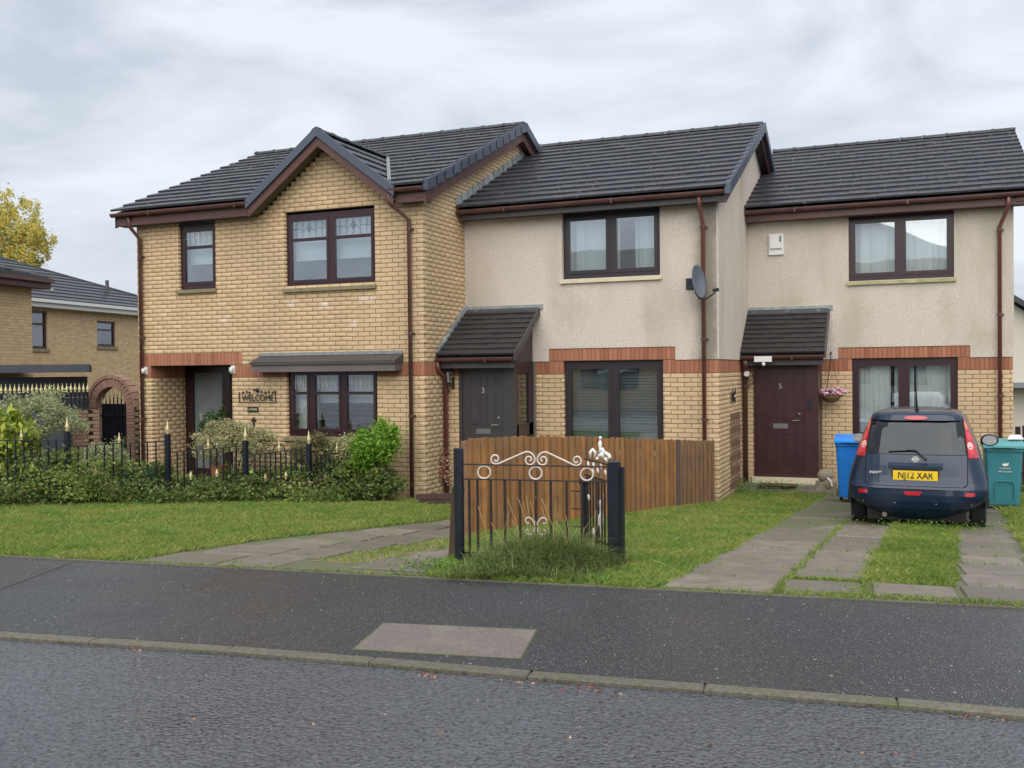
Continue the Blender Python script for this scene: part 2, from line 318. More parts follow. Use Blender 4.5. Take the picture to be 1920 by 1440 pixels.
# pieces: bricks, tiles, slabs: the nearest 300 are objects of their own, the rest one part
CH = [(0, 1, 5, 4), (1, 2, 6, 5), (2, 3, 7, 6), (3, 0, 4, 7), (4, 5, 9, 8), (5, 6, 10, 9), (6, 7, 11, 10), (7, 4, 8, 11), (8, 9, 10, 11)]
def piece_verts(w, h, d, c):
    a, b = w/2, h/2; return np.array([(-a, -b, -d), (a, -b, -d), (a, b, -d), (-a, b, -d), (-a, -b, -c), (a, -b, -c), (a, b, -c), (-a, b, -c),
                     (-a+c, -b+c, 0), (a-c, -b+c, 0), (a-c, b-c, 0), (-a+c, b-c, 0)])
PM = {}
class Pieces:
    def __init__(s, name, mat, parent, cham=.004, lim=300, bottom=False): s.n, s.m, s.p, s.c, s.l, s.L = name, mat, parent, cham, lim, []
    def add(s, c, e, u, n, w, h, d): s.L.append((np.array(c, float), np.array(e, float), np.array(u, float), np.array(n, float), round(w, 3), round(h, 3), round(d, 3)))
    def score(s, q):
        v = q[0]-EYE; z = v@FW
        x = 960+FOC*(v@RT)/z; y = 720-FOC*(v@UPV)/z
        return q[4]*q[5]/(v@v)*(1 if (0 < x < 1920 and 0 < y < 1440) else .05)*abs(v@q[3])/np.linalg.norm(v)
    def done(s):
        L = sorted(s.L, key=lambda q: -s.score(q)); V = []; Fs = []
        for i, (c, e, u, n, w, h, d) in enumerate(L):
            if i < s.l:
                k = (w, h, d, s.c, s.m.name)
                if k not in PM:
                    me = bpy.data.meshes.new(s.n); me.from_pydata([tuple(q) for q in piece_verts(w, h, d, s.c)], [], CH); me.materials.append(s.m); PM[k] = me
                mw = Matrix(((e[0], u[0], n[0], c[0]), (e[1], u[1], n[1], c[1]), (e[2], u[2], n[2], c[2]), (0, 0, 0, 1)))
                link(s.n, PM[k], s.p, None, None, mw)
            else:
                pv = piece_verts(w, h, d, s.c); V.append(c+pv[:, :1]*e+pv[:, 1:2]*u+pv[:, 2:]*n); Fs.append(np.array(CH)+12*(len(V)-1))
        if V: fastmesh(s.n+'_field', np.concatenate(V), np.concatenate(Fs), s.m, s.p, 'stuff')

FR = {'front': (np.array([1., 0, 0]), np.array([0, 0, 1.]), np.array([0, -1., 0])), 'right': (np.array([0, 1., 0]), np.array([0, 0, 1.]), np.array([1., 0, 0])),
      'left': (np.array([0, -1., 0]), np.array([0, 0, 1.]), np.array([-1., 0, 0]))}
def sub(iv, cuts):
    out = [iv]
    for a, b in cuts:
        nx = []
        for x0, x1 in out:
            if b <= x0 or a >= x1: nx.append((x0, x1)); continue
            if a > x0: nx.append((x0, a))
            if b < x1: nx.append((b, x1))
        out = nx
    return out
def brickwork(parent, pieces, face, base, limits, z0, z1, holes, reds=(), redp=None, nobrick=(), zc=1.65, pitch=.225, course=.075, u_ref=0., back=True, thick=.10):
    """base: fixed coordinate of the wall face (Y for front, X for side). limits(z)->(u0,u1)."""
    e, u, n = FR[face]
    sgn = -1 if face == 'left' else 1
    def P(uu, z, dn=0): 
        return (uu, base-dn, z) if face == 'front' else (base+(dn if face == 'right' else -dn), uu, z)
    k0 = int(math.floor((z0-zc)/course+1e-6)); k1 = int(math.ceil((z1-zc)/course-1e-6)); mb = MB(); runs = {}
    for k in range(k0, k1):
        za, zb = zc+k*course, zc+(k+1)*course; za_, zb_ = max(za, z0), min(zb, z1)
        if zb_-za_ < .02: continue
        zm = (za_+zb_)/2; lim = limits(zm)
        if lim is None or lim[1]-lim[0] < .03: continue
        hc = [(a, b) for a, b, c, d in holes if c < zm < d]; iv = sub(lim, hc)
        for a, b in iv:
            aa = a+.006; bb = b-.006
            key = (round(aa, 4), round(bb, 4))
            if key in runs and abs(runs[key][1]-za_) < 1e-6: runs[key][1] = zb_
            else:
                if key in runs: mb_run(mb, face, base, key, runs[key], thick)
                runs[key] = [za_, zb_]
        rc = [(a, b) for a, b, c, d in list(reds)+list(nobrick) if c-.03 < zm < d+.03]
        for a, b in iv:
            for x0, x1 in sub((a, b), rc):
                off = (k % 2)*pitch/2+u_ref; j = int(math.floor((x0-off)/pitch))
                while True:
                    ba = off+j*pitch+.005; bb = ba+pitch-.010; j += 1
                    if ba >= x1: break
                    p0, p1 = max(ba, x0), min(bb, x1)
                    if x1-p1 < .016: p1 = x1
                    if p0-x0 < .016: p0 = x0
                    if p1-p0 < .007: continue
                    h = zb_-za_-.012; dn = random.uniform(-.0015, .0015)
                    pieces.add(P((p0+p1)/2, (za_+zb_)/2, dn), e, u, n, p1-p0-.004, h, thick-.001)
    for key, r in runs.items(): mb_run(mb, face, base, key, r, thick)
    for a, b, c, d in reds:
        w = b-a; cnt = max(1, round(w/.075)); st = w/cnt
        for i in range(cnt):
            redp.add(P(a+(i+.5)*st, (c+d)/2, random.uniform(0, .002)), e, u, n, st-.008, d-c-.010, thick-.001)
    return mb
def mb_run(mb, face, base, key, r, thick):
    a, b = key
    if face == 'front': mb.box(a, b, base+.007, base+thick, r[0], r[1])
    elif face == 'right': mb.box(base-thick, base-.007, a, b, r[0], r[1])
    else: mb.box(base+.009, base+thick, a, b, r[0], r[1])

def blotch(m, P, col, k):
    """a mark (efflorescence, damp, darker tone) at P=(x,z,rx,rz), broken up by noise"""
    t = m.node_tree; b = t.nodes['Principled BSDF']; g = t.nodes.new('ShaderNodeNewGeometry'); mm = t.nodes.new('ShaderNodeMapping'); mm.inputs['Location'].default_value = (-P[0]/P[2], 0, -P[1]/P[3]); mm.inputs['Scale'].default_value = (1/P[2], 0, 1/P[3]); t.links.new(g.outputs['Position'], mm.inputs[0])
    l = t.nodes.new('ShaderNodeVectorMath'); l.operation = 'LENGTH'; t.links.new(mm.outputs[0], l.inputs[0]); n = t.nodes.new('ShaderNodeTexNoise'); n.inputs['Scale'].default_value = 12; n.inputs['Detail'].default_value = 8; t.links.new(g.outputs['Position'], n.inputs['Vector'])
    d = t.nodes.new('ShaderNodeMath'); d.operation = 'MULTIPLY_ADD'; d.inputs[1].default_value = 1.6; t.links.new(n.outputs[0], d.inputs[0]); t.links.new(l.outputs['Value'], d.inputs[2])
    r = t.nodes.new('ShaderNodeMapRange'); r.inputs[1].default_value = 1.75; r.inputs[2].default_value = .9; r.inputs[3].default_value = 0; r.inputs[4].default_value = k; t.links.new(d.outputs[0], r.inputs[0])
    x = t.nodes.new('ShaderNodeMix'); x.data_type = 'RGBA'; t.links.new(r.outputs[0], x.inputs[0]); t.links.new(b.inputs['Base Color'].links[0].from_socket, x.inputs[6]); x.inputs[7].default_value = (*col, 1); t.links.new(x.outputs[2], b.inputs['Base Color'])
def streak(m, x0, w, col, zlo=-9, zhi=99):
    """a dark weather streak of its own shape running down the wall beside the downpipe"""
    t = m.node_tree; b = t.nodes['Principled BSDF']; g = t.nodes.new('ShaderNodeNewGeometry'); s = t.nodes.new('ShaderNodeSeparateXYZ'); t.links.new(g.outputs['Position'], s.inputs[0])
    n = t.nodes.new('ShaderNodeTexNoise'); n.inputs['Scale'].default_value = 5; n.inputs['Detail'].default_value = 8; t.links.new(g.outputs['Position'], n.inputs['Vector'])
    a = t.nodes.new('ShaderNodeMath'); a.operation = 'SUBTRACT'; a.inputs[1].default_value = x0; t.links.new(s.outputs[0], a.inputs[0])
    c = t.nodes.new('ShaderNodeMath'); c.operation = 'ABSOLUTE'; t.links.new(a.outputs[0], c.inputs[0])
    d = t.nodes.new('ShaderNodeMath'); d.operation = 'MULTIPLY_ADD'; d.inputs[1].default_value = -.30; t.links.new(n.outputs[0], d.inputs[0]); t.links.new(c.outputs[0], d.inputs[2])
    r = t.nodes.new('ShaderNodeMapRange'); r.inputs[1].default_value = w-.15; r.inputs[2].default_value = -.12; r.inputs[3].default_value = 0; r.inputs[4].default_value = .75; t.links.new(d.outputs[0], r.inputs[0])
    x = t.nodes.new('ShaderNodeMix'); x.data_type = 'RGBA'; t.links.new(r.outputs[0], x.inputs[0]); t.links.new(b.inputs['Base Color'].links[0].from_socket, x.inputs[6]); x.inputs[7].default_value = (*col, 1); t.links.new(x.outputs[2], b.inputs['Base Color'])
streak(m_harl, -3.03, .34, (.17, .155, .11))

for q in ((-9.93, 2.93, .16, .13), (-9.27, 2.88, .14, .10), (-8.45, 2.95, .3, .10), (-8.7, 2.55, .12, .09), (-11.35, 2.7, .15, .1)): blotch(m_brick, q, (.78, .66, .56), .7)
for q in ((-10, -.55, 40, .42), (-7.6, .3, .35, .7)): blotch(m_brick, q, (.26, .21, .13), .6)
for q in ((-5.4, 2.7, .5, .45), (-4.0, 2.6, .25, .5), (-4.7, 4.3, 3.0, .16)): blotch(m_harl, q, (.46, .40, .32), .45)  # darker below the sill and in a band under the eaves
for q in ((-.9, 2.7, .3, .5), (.55, 2.7, .2, .6), (-2.2, 2.95, .6, .12), (-.6, 4.4, 3.0, .14), (1.2, 2.2, .4, .3)): blotch(m_harl2, q, (.46, .41, .30), .45)  # darker below the sill, above the canopy and under the eaves
m_base = M('worn_slab_base', (.13, .12, .085), .8, c2=(.10, .12, .05), nscale=5, bump=(60, .6, .006))
# ================================================================== SETTING: ground, road, pavement
def strip_mesh(name, mat, pa, pb, z0, z1=None, kind='structure'):
    V = []; Fq = []
    for (a, b) in zip(pa, pb): V += [(a[0], a[1], z0), (b[0], b[1], z1 if z1 is not None else z0)]
    for i in range(len(pa)-1): Fq.append((2*i, 2*i+2, 2*i+3, 2*i+1))
    return fastmesh(name, V, Fq, mat, None, kind)
# ground behind the pavement: follows gz(), then flat to the horizon
ts = [-900, -300, -100]+list(np.arange(-40, 41, 2.))+[100, 300, 900]; ds = [0, .5, 1, 2, 3, 4, 5, 6, 7, 8, 9, 9.5, 10, 12, 20, 60, 200, 800]
nrm = np.array([-_t[1], _t[0]]); V = []; Fq = []
for i, a in enumerate(ts):
    for j, d in enumerate(ds):
        p = A0+_t*(a+4)+nrm*d; V.append((p[0], p[1], G(p[0], p[1])-.002))
        if i and j: n_ = len(ds); Fq.append(((i-1)*n_+j-1, i*n_+j-1, i*n_+j, (i-1)*n_+j))
ground = fastmesh('ground', V, Fq, m_soil, None, 'structure')
kb = [atZ(x, y, .03)[:2] for x, y in ((0, 1183), (427, 1210), (702, 1232), (997, 1257), (1310, 1280), (1644, 1305), (1920, 1329))]
kd0 = kb[1]-kb[0]; kd1 = kb[-1]-kb[-2]; kd0 = kd0/np.hypot(*kd0); kd1 = kd1/np.hypot(*kd1)
kline = [kb[0]-kd0*60, kb[0]-kd0*6]+kb+[kb[-1]+kd1*6, kb[-1]+kd1*60]
back = [A0-_t*62, A0-_t*8]+[A0+_t*(np.dot(k-A0, _t)+.35) for k in kb]+[B0+_t*8, B0+_t*62]
pavement = strip_mesh('pavement', m_pave, kline, back, .03)
V = [(-900, -900, 0), (900, -900, 0), (900, 5.9, 0), (-900, 5.9, 0)]
# the road sheet runs from the kerb back past the viewer to the horizon
front = [(k[0], -900) for k in kline]; road = strip_mesh('road', m_road, [(-900, -900)]+front+[(900, -900)], [(-900, kline[0][1]-10)]+[tuple(k+nrm*1.2) for k in map(np.array, kline)]+[(900, kline[-1][1]+10)], .007)
# kerb stones
kerb = MB(); kp = Pieces('kerb_stone', m_kerb, None, .008)
acc = [0]; 
for a, b in zip(kline[:-1], kline[1:]): acc.append(acc[-1]+np.hypot(*(np.array(b)-a)))
def kat(s):
    for i in range(len(acc)-1):
        if s <= acc[i+1]: f = (s-acc[i])/(acc[i+1]-acc[i]); return np.array(kline[i])*(1-f)+np.array(kline[i+1])*f
    return np.array(kline[-1])
sj = acc[5]; kerbroot = MB()
for i in range(-14, 14):
    L_ = .965; a = kat(sj+i*L_); b = kat(sj+(i+1)*L_); t = (b-a)/np.hypot(*(b-a)); n_ = np.array([t[1], -t[0]]); c = (a+b)/2+n_*.052
    kp.add((c[0], c[1], .032+random.uniform(-.001, .002)), (t[0], t[1], 0), (-n_[0], -n_[1], 0), (0, 0, 1), L_-.008, .104, .06)
a = kat(sj-14*.965); kerbroot.box(0, .001, 0, .001, -.2, -.199)
kbm = MB()
for a, b in zip(kline[1:-1], kline[2:-1]):
    t = (np.array(b)-a)/np.hypot(*(np.array(b)-a)); kbm.bar((a[0]+t[1]*.034-t[0]*.05, a[1]-t[0]*.034-t[1]*.05, -.03), (b[0]+t[1]*.034+t[0]*.05, b[1]-t[0]*.034+t[1]*.05, -.03), .11, .086+.001*len(kbm.v)/8)
for s0, s1 in ((0, sj-14*.965-.02), (sj+14*.965+.02, acc[-1])):
    a = kat(s0+.1); b = kat(s1); t = (b-a)/np.hypot(*(b-a)); kbm.bar((a[0]+t[1]*.06, a[1]-t[0]*.06, .0), (b[0]+t[1]*.06, b[1]-t[0]*.06, .0), .12, .066)
kerbo = kbm.build('kerb', m_kerb, None, kind='structure'); kp.p = kerbo; kp.done()
def gpoly(name, mat, px, dz, parent=None, kind=None, z=None, world=None):
    P = world or [tuple(atZ(x, y, z) if z is not None else atG(x, y)) for x, y in px]
    P = [(p[0], p[1], (G(p[0], p[1]) if z is None else z)+dz) for p in P]; mb = MB(); mb.poly(P); return mb.build(name, mat, parent, kind=kind)
# the concrete cover let into the pavement and the older tarmac at the left
cv = [atZ(x, y, .03) for x, y in ((663, 1218), (975, 1236), (1005, 1182), (720, 1169))]
mb = MB(); mb.prism([(p[0], p[1], .0345) for p in cv], (0, 0, -.03)); mb.build('concrete_cover', m_cover, pavement)
m_moss = M('edge_moss', (.09, .11, .03), .9, c2=(.05, .06, .03), nscale=20)
mb = MB(); cc = sum(cv)/4
mb.prism([(p[0]+(p[0]-cc[0])*.022, p[1]+(p[1]-cc[1])*.05, .0325) for p in cv], (0, 0, -.02)); mb.build('moss_edge', m_moss, pavement)
gpoly('tarmac_patch', m_patch, None, .003, pavement, world=[tuple(atZ(x, y, .03)) for x, y in ((-300, 1046), (0, 1049), (140, 1053), (65, 1082), (0, 1106), (-300, 1190))], z=.03)
# a thin concrete edging strip at the back of the pavement
mb = MB(); a = A0-_t*20; b = B0+_t*20; mb.bar((a[0]+nrm[0]*.03, a[1]+nrm[1]*.03, .0), (b[0]+nrm[0]*.03, b[1]+nrm[1]*.03, .0), .05, .074)
mb.build('path_edging', m_kerb, pavement)

# driveways of slabs
def slabs(parent, rows, ytop=None):
    """rows: list of (xl0,y0,xl1,y1 | left edge line), right edge line, y start, y end, pitch"""
    P = Pieces('paving_slab', m_slab, parent, .008)
    for (l0, l1, r0, r1, ya, yb, pitch, skip) in rows:
        k = 0; y = ya
        while y+pitch <= yb+1e-3:
            ym = y+pitch/2; xl = l0[0]+(l1[0]-l0[0])*(ym-l0[1])/(l1[1]-l0[1]); xr = r0[0]+(r1[0]-r0[0])*(ym-r0[1])/(r1[1]-r0[1])
            if k not in skip:
                j = random.uniform(-.012, .012); c = np.array([(xl+xr)/2, ym, 0]); t = np.array([1, .07+j, 0]); t /= np.linalg.norm(t)
                z0_, z1_ = G(c[0], ym-pitch/2), G(c[0], ym+pitch/2); u = np.array([0.05, pitch, z1_-z0_]); u /= np.linalg.norm(u); u = u-t*np.dot(u, t); u /= np.linalg.norm(u); n = np.cross(t, u)
                t_ = t+n*random.uniform(-.004, .004); n = np.cross(t_, u)
                c[2] = G(c[0], c[1])+.016+random.uniform(-.003, .006)
                P.add(c, t_, u, n, xr-xl-.018, pitch-.014, .05)
            y += pitch; k += 1
    P.done()
drvC = gpoly('driveway', m_base, None, .002, None, 'structure', world=[(-1.85, 7.42), (1.2, 7.78), (1.25, 17.5), (-1.5, 17.5)])
slabs(drvC, [((-1.85, 7.5), (-1.42, 16.5), (-1.0, 7.5), (-.74, 16.5), 7.5, 17.4, .66, ()), ((-.97, 7.5), (-.72, 16.5), (-.37, 7.6), (-.16, 16.5), 7.58, 17.4, .66, ()),
             ((.33, 7.7), (.56, 16.5), (.87, 7.7), (1.14, 16.5), 7.75, 17.2, .66, ()), ((-.30, 7.6), (-.30, 9), (.30, 7.6), (.30, 9), 7.66, 8.3, .62, ())])
drvB = gpoly('footpath', m_base, None, .002, None, 'structure', world=[(-6.66, 6.85), (-6.46, 8.7), (-5.61, 11.49), (-4.9, 14), (-3.9, 14), (-4.2, 10.2), (-3.8, 8.5), (-3.85, 7.2)])
slabs(drvB, [((-6.62, 6.9), (-5.0, 13.6), (-5.85, 6.9), (-4.62, 13.6), 6.92, 13.8, .64, ()), ((-5.83, 6.9), (-4.6, 13.6), (-5.22, 7.2), (-4.0, 13.6), 7.0, 13.8, .64, ()),
             ((-4.62, 7.2), (-4.2, 9.6), (-3.9, 7.2), (-3.55, 9.6), 7.3, 9.2, .62, ())])

# ================================================================== HOUSES
def window(P, X0, X1, Z0, Z1, Y, cols, top=None, fr=None, rec=.07, sill=None, inner=None, glass=None, fw=.055, sw=.05, name='window'):
    mb = MB(); ya, yb = Y+rec, Y+rec+.07; f = fr or m_rose
    mb.box(X0, X1, ya, yb, Z0, Z0+fw+.03); mb.box(X0, X1, ya, yb, Z1-fw-.02, Z1); mb.box(X0, X0+fw, ya, yb, Z0+fw+.03, Z1-fw-.02); mb.box(X1-fw, X1, ya, yb, Z0+fw+.03, Z1-fw-.02)
    zb, zt = Z0+fw+.03, Z1-fw-.02; edges = [X0+fw]+[X0+(X1-X0)*c for c in cols]+[X1-fw]; rects = []
    for c in edges[1:-1]: mb.box(c-.035, c+.035, ya-.004, yb, zb, zt)
    for i in range(len(edges)-1):
        a = edges[i]+(.035 if i else 0); b = edges[i+1]-(.035 if i < len(edges)-2 else 0)
        yy0, yy1 = ya-.012, yb-.02
        mb.box(a, b, yy0, yy1, zb, zb+sw); mb.box(a, b, yy0, yy1, zt-sw, zt); mb.box(a, a+sw, yy0, yy1, zb+sw, zt-sw); mb.box(b-sw, b, yy0, yy1, zb+sw, zt-sw)
        if top: mb.box(a+sw, b-sw, yy0, yy1, top-.025, top+.025); rects += [(a+sw, b-sw, zb+sw, top-.025), (a+sw, b-sw, top+.025, zt-sw)]
        else: rects.append((a+sw, b-sw, zb+sw, zt-sw))
    w = mb.build(name, f, P)
    for a, b, c, d in rects:
        m = MB(); m.box(a-.004, b+.004, ya+.012, ya+.022, c-.004, d+.004); m.build('pane', glass or m_glass, w)
    if sill:
        m = MB(); m.prism([(X0-.03, Y-.06, Z0-.075), (X0-.03, Y-.06, Z0-.015), (X0-.03, Y+rec+.02, Z0+.004), (X0-.03, Y+rec+.02, Z0-.075)], (X1-X0+.06, 0, 0)); m.build('sill', sill, w)
    if inner: inner(w, X0+fw, X1-fw, zb, zt, yb)
    return w
def curtains(parts, amp=.03):
    """parts: (x fraction0, x fraction1, z fraction bottom, z fraction top, mat, freq)"""
    def f(w, x0, x1, z0, z1, y):
        for k, (a, b, c, d, mt, fq, nm) in enumerate(parts):
            xa, xb = x0+(x1-x0)*a, x0+(x1-x0)*b; za, zb = z0+(z1-z0)*c, z0+(z1-z0)*d; n = max(8, int((xb-xa)/.02)); V = []; Fq = []
            for i in range(n+1):
                s = i/n; x = xa+(xb-xa)*s; dy = amp*(sin(s*fq*2*pi+k)+.4*sin(s*fq*4.7+1)) if fq else 0
                V += [(x, y+.12+.03*k+dy, za), (x+(.01*sin(s*9) if fq else 0), y+.12+.03*k+dy*.6, zb)]
                if i: Fq.append((2*i-2, 2*i, 2*i+1, 2*i-1))
            fastmesh(nm, V, Fq, mt, w)
    return f
def venetian(w, x0, x1, z0, z1, y):
    n = 26; mb = MB()
    for i in range(n):
        z = z0+.02+(z1-z0-.04)*i/n; mb.prism([(x0+.03, y+.09, z), (x0+.03, y+.118, z+.047), (x0+.03, y+.12, z+.045), (x0+.03, y+.092, z-.002)], (x1-x0-.06, 0, 0))
    mb.build('blind', m_blind, w)
def roof_plane(T, lo, e, s, n, length, slope_len, rows, cut, w=.33, lift=.0):
    """T: tile pieces; lo: eave start; e along the eave, s up the slope, n outward; cut(a0,a1,sm)->intervals"""
    g = slope_len/rows; e, s, n = (np.array(q, float) for q in (e, s, n)); lo = np.array(lo, float)
    for j in range(rows):
        h = g+.045; sm = g*j+h/2-.02; dl = .036/h; u = s-n*dl; u /= np.linalg.norm(u); nn = np.cross(e, u)
        for (a0, a1) in cut(0, length, sm):
            off = (j % 2)*w/2; i = int(math.floor((a0-off)/w))
            while True:
                b0, b1 = off+i*w, off+(i+1)*w; i += 1
                if b0 >= a1-1e-4: break
                p0, p1 = max(b0, a0), min(b1, a1)
                if p1-p0 < .03: continue
                c = lo+e*(p0+p1)/2+s*sm+n*(.052+lift+random.uniform(-.002, .005)); T.add(c, e, u, nn, p1-p0-.002, h, .040)
def ridge(P, a, b, r=.10, L=.45):
    a = np.array(a, float); b = np.array(b, float); d = np.linalg.norm(b-a); n = max(1, round(d/L)); t = (b-a)/d
    side = np.cross(t, (0, 0, 1.)); side /= np.linalg.norm(side); me = None
    for i in range(n):
        mb = MB(); p = a+t*(d/n)*i; q = a+t*(d/n)*(i+1)-t*.008; 
        for (c0, c1, rr) in ((p, q, r), (p-t*.001, p+t*.05, r+.014)):
            A_ = [c0+side*rr*cos(k*pi/8)+np.array([0, 0, rr*.72*sin(k*pi/8)]) for k in range(9)]; mb.prism(A_, c1-c0)
        mb.build('ridge_tile', m_ridge, P)
def verge_caps(P, X, Ye, ze, Yr, zr, rows, mat, w=.09):
    for j in range(rows):
        f0, f1 = j/rows, (j+1)/rows; y0, y1 = Ye+(Yr-Ye)*f0, Ye+(Yr-Ye)*f1; z0, z1 = ze+(zr-ze)*f0, ze+(zr-ze)*f1; mb = MB(); k = .010
        mb.prism([(X, y0-.02, z0-.10+k), (X, y0-.02, z0+.075+k), (X, y1+.012, z1+.055), (X, y1+.012, z1-.11)], (w, 0, 0)); mb.build('verge_cap', mat, P)
def pipe(P, pts, r=.034, mat=None, brackets=()):
    o = MB().tube(pts, r, 10).build('downpipe', mat or m_brown, P, smooth=True)
    for z in brackets:
        x, y = min(pts, key=lambda p: abs(p[2]-z))[:2]; MB().tube([(x, y, z-.02), (x, y, z+.02)], r+.010, 10).box(x+r*.3, x+r+.035, y+.0, y+.045, z-.012, z+.012).build('bracket', m_brown, o)
    return o
def gutter(P, x0, x1, Y, z, mat=None):
    mb = MB(); A_ = [(x0, Y-.055*cos(k*pi/8), z+.02-.058*sin(k*pi/8)) for k in range(9)]; mb.prism(A_+[(x0, Y+.055, z+.03), (x0, Y-.055, z+.03)], (x1-x0, 0, 0)); g = mb.build('gutter', mat or m_brown, P)
    k = x0+.9
    while k < x1-.2: MB().box(k-.015, k+.015, Y-.060, Y+.05, z-.048, z+.034).build('gutter_clip', mat or m_brown, g); k += 1.9
    return g
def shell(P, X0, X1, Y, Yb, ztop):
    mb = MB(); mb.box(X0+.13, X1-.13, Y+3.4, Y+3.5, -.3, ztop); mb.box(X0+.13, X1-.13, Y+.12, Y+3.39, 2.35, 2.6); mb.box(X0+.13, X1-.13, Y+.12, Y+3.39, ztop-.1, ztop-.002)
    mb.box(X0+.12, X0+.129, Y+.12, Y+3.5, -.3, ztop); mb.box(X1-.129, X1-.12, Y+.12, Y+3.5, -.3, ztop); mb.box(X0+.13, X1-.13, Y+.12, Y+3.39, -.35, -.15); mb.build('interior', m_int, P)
    MB().box(X0, X1, Yb-.12, Yb, -.6, ztop).build('rear_wall', m_harl, P)
def roof_std(P, T, X0, X1, Ye, ze, Yr, zr, rows, cut=None, caps=(False, True), capm=None, gap=None):
    sl_ = sqrt((Yr-Ye)**2+(zr-ze)**2); s = np.array([0, (Yr-Ye)/sl_, (zr-ze)/sl_]); n = np.array([0, -s[2], s[1]]); e = (1, 0, 0)
    roof_plane(T, (X0, Ye, ze), e, s, n, X1-X0, sl_, rows, cut or (lambda a, b, m: [(a, b)]))
    Yb = 2*Yr-Ye; mb = MB(); k_ = (zr-ze)/(Yr-Ye)
    for (xa, xb, yy) in ([(X0, X1, Ye+.02)] if not gap else [(X0, gap[0], Ye+.02), (gap[0], gap[1], Ye+.45), (gap[1], X1, Ye+.02)]):
        zz = ze+(yy-Ye)*k_; mb = MB(); mb.prism([(xa, yy, zz-.03), (xa, Yr, zr-.025), (xa, Yb, ze-.025), (xa, Yb, ze-.09), (xa, Yr, zr-.10), (xa, yy, zz-.09)], (xb-xa, 0, 0)); mb.build('roof_deck', m_tiledk, P)
    mb = MB(); mb.prism([(X0, Yr, zr+.02), (X0, Yb, ze+.02), (X0, Yb, ze-.024), (X0, Yr, zr-.024)], (X1-X0, 0, 0)); mb.build('rear_roof_slope', m_tile, P)
    ridge(P, (X0, Yr, zr+.025), (X1+.02, Yr, zr+.025))
    if caps[1]: verge_caps(P, X1-.02, Ye, ze, Yr, zr, rows, capm or m_cap); MB().prism([(X1-.02, Yr, zr-.1), (X1-.02, Yr, zr+.07), (X1-.02, Yb, ze+.06), (X1-.02, Yb, ze-.1)], (.09, 0, 0)).build('rear_verge_cap', capm or m_cap, P)
def barge(P, X, Ye, ze, Yr, zr, mat, d=.2, over=.25, sm=None):
    for (y0, y1) in ((Ye, Yr), (2*Yr-Ye, Yr)):
        MB().prism([(X, y0, ze-.09-d), (X, y0, ze-.08), (X, y1, zr-.08), (X, y1, zr-.09-d)], (-.025, 0, 0)).build('bargeboard', mat, P)
        MB().prism([(X-.03, y0, ze-.092-d*.5), (X-.03, y0, ze-.11), (X-.03, y1, zr-.11), (X-.03, y1, zr-.12-d*.5)], (-over+.04, 0, 0)).build('soffit', sm or mat, P)

# ---------------------------------------------------------------- HOUSE A (buff brick, left)
XA0, XA1, YA, ZG = -13.36, -7.38, 14.19, -.6
HA = thing('brick_house', (-10.4, YA, -.38), 'buff brick end house with cross gable and recessed porch, behind the black railings', 'house', 'houses of the terrace')
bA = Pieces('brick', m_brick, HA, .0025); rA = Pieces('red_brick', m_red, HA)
AX, AZ, AS = -9.16, 5.73, .76
limA = lambda z: (XA0, XA1) if z < 4.5 else ((AX-(AZ-.16-z)/AS, AX+(AZ-.16-z)/AS) if z < AZ-.25 else None)
wA1 = (-12.39, -11.56, 3.26, 4.5); wA2 = (-10.07, -8.28, 3.19, 4.465); wA3 = (-10.07, -8.27, .62, 1.80); portico = (-13.07, -11.23, -.6, 1.87)
redA = [(XA0, -11.01, 1.875, 2.10), (XA0, -13.07, 1.65, 1.868), (-11.23, -10.07, 1.65, 1.868), (-8.27, XA1, 1.65, 1.868)]
mbw = brickwork(HA, bA, 'front', YA, limA, ZG, 5.5, [wA1, wA2, wA3, portico], redA, rA, u_ref=.04); mbw.build('wall', m_mortar, HA)
YRA, ZRA, YEA, ZEA = 18.22, 6.60, 13.88, 4.70
ra = lambda y: ZEA+(ZRA-ZEA)*(y-YEA)/(YRA-YEA) if y < YRA else ZRA-(ZRA-ZEA)*(y-YRA)/(YRA-YEA)
def limS(z):
    a = YA; b = 22.2
    if z > 4.6: t = (z+.14-ZEA)/(ZRA-ZEA)*(YRA-YEA); a = max(a, YEA+t); b = YRA+(YRA-a)
    return (a+.101, b) if b-a > .2 else None
redS = [(YA+.101, 15.8, 1.65, 1.868)]
mbw = brickwork(HA, bA, 'right', XA1, limS, ZG, 6.4, [], redS, rA, u_ref=.10); mbw.build('side_wall', m_mortar, HA)
MB().prism([(XA0, YA+.1, ZG), (XA0, YA+.1, 4.6), (XA0, YRA, 6.4), (XA0, 22.2, 4.6), (XA0, 22.2, ZG)], (.1, 0, 0)).build('side_wall', m_mortar, HA)
shell(HA, XA0, XA1, YA+.9, 22.2, 4.45)
MB().box(-11.2, XA1-.13, YA+.101, YA+1.0, 2.35, 2.6).box(-11.2, XA1-.13, YA+.101, YA+1.0, 4.35, 4.448).box(XA0+.13, -11.1, YA+.101, YA+1.0, 4.35, 4.448).box(-13.2, -11.2, YA+.101, YA+1.1, 2.0, 2.34).build('floor_slab', m_int, HA)
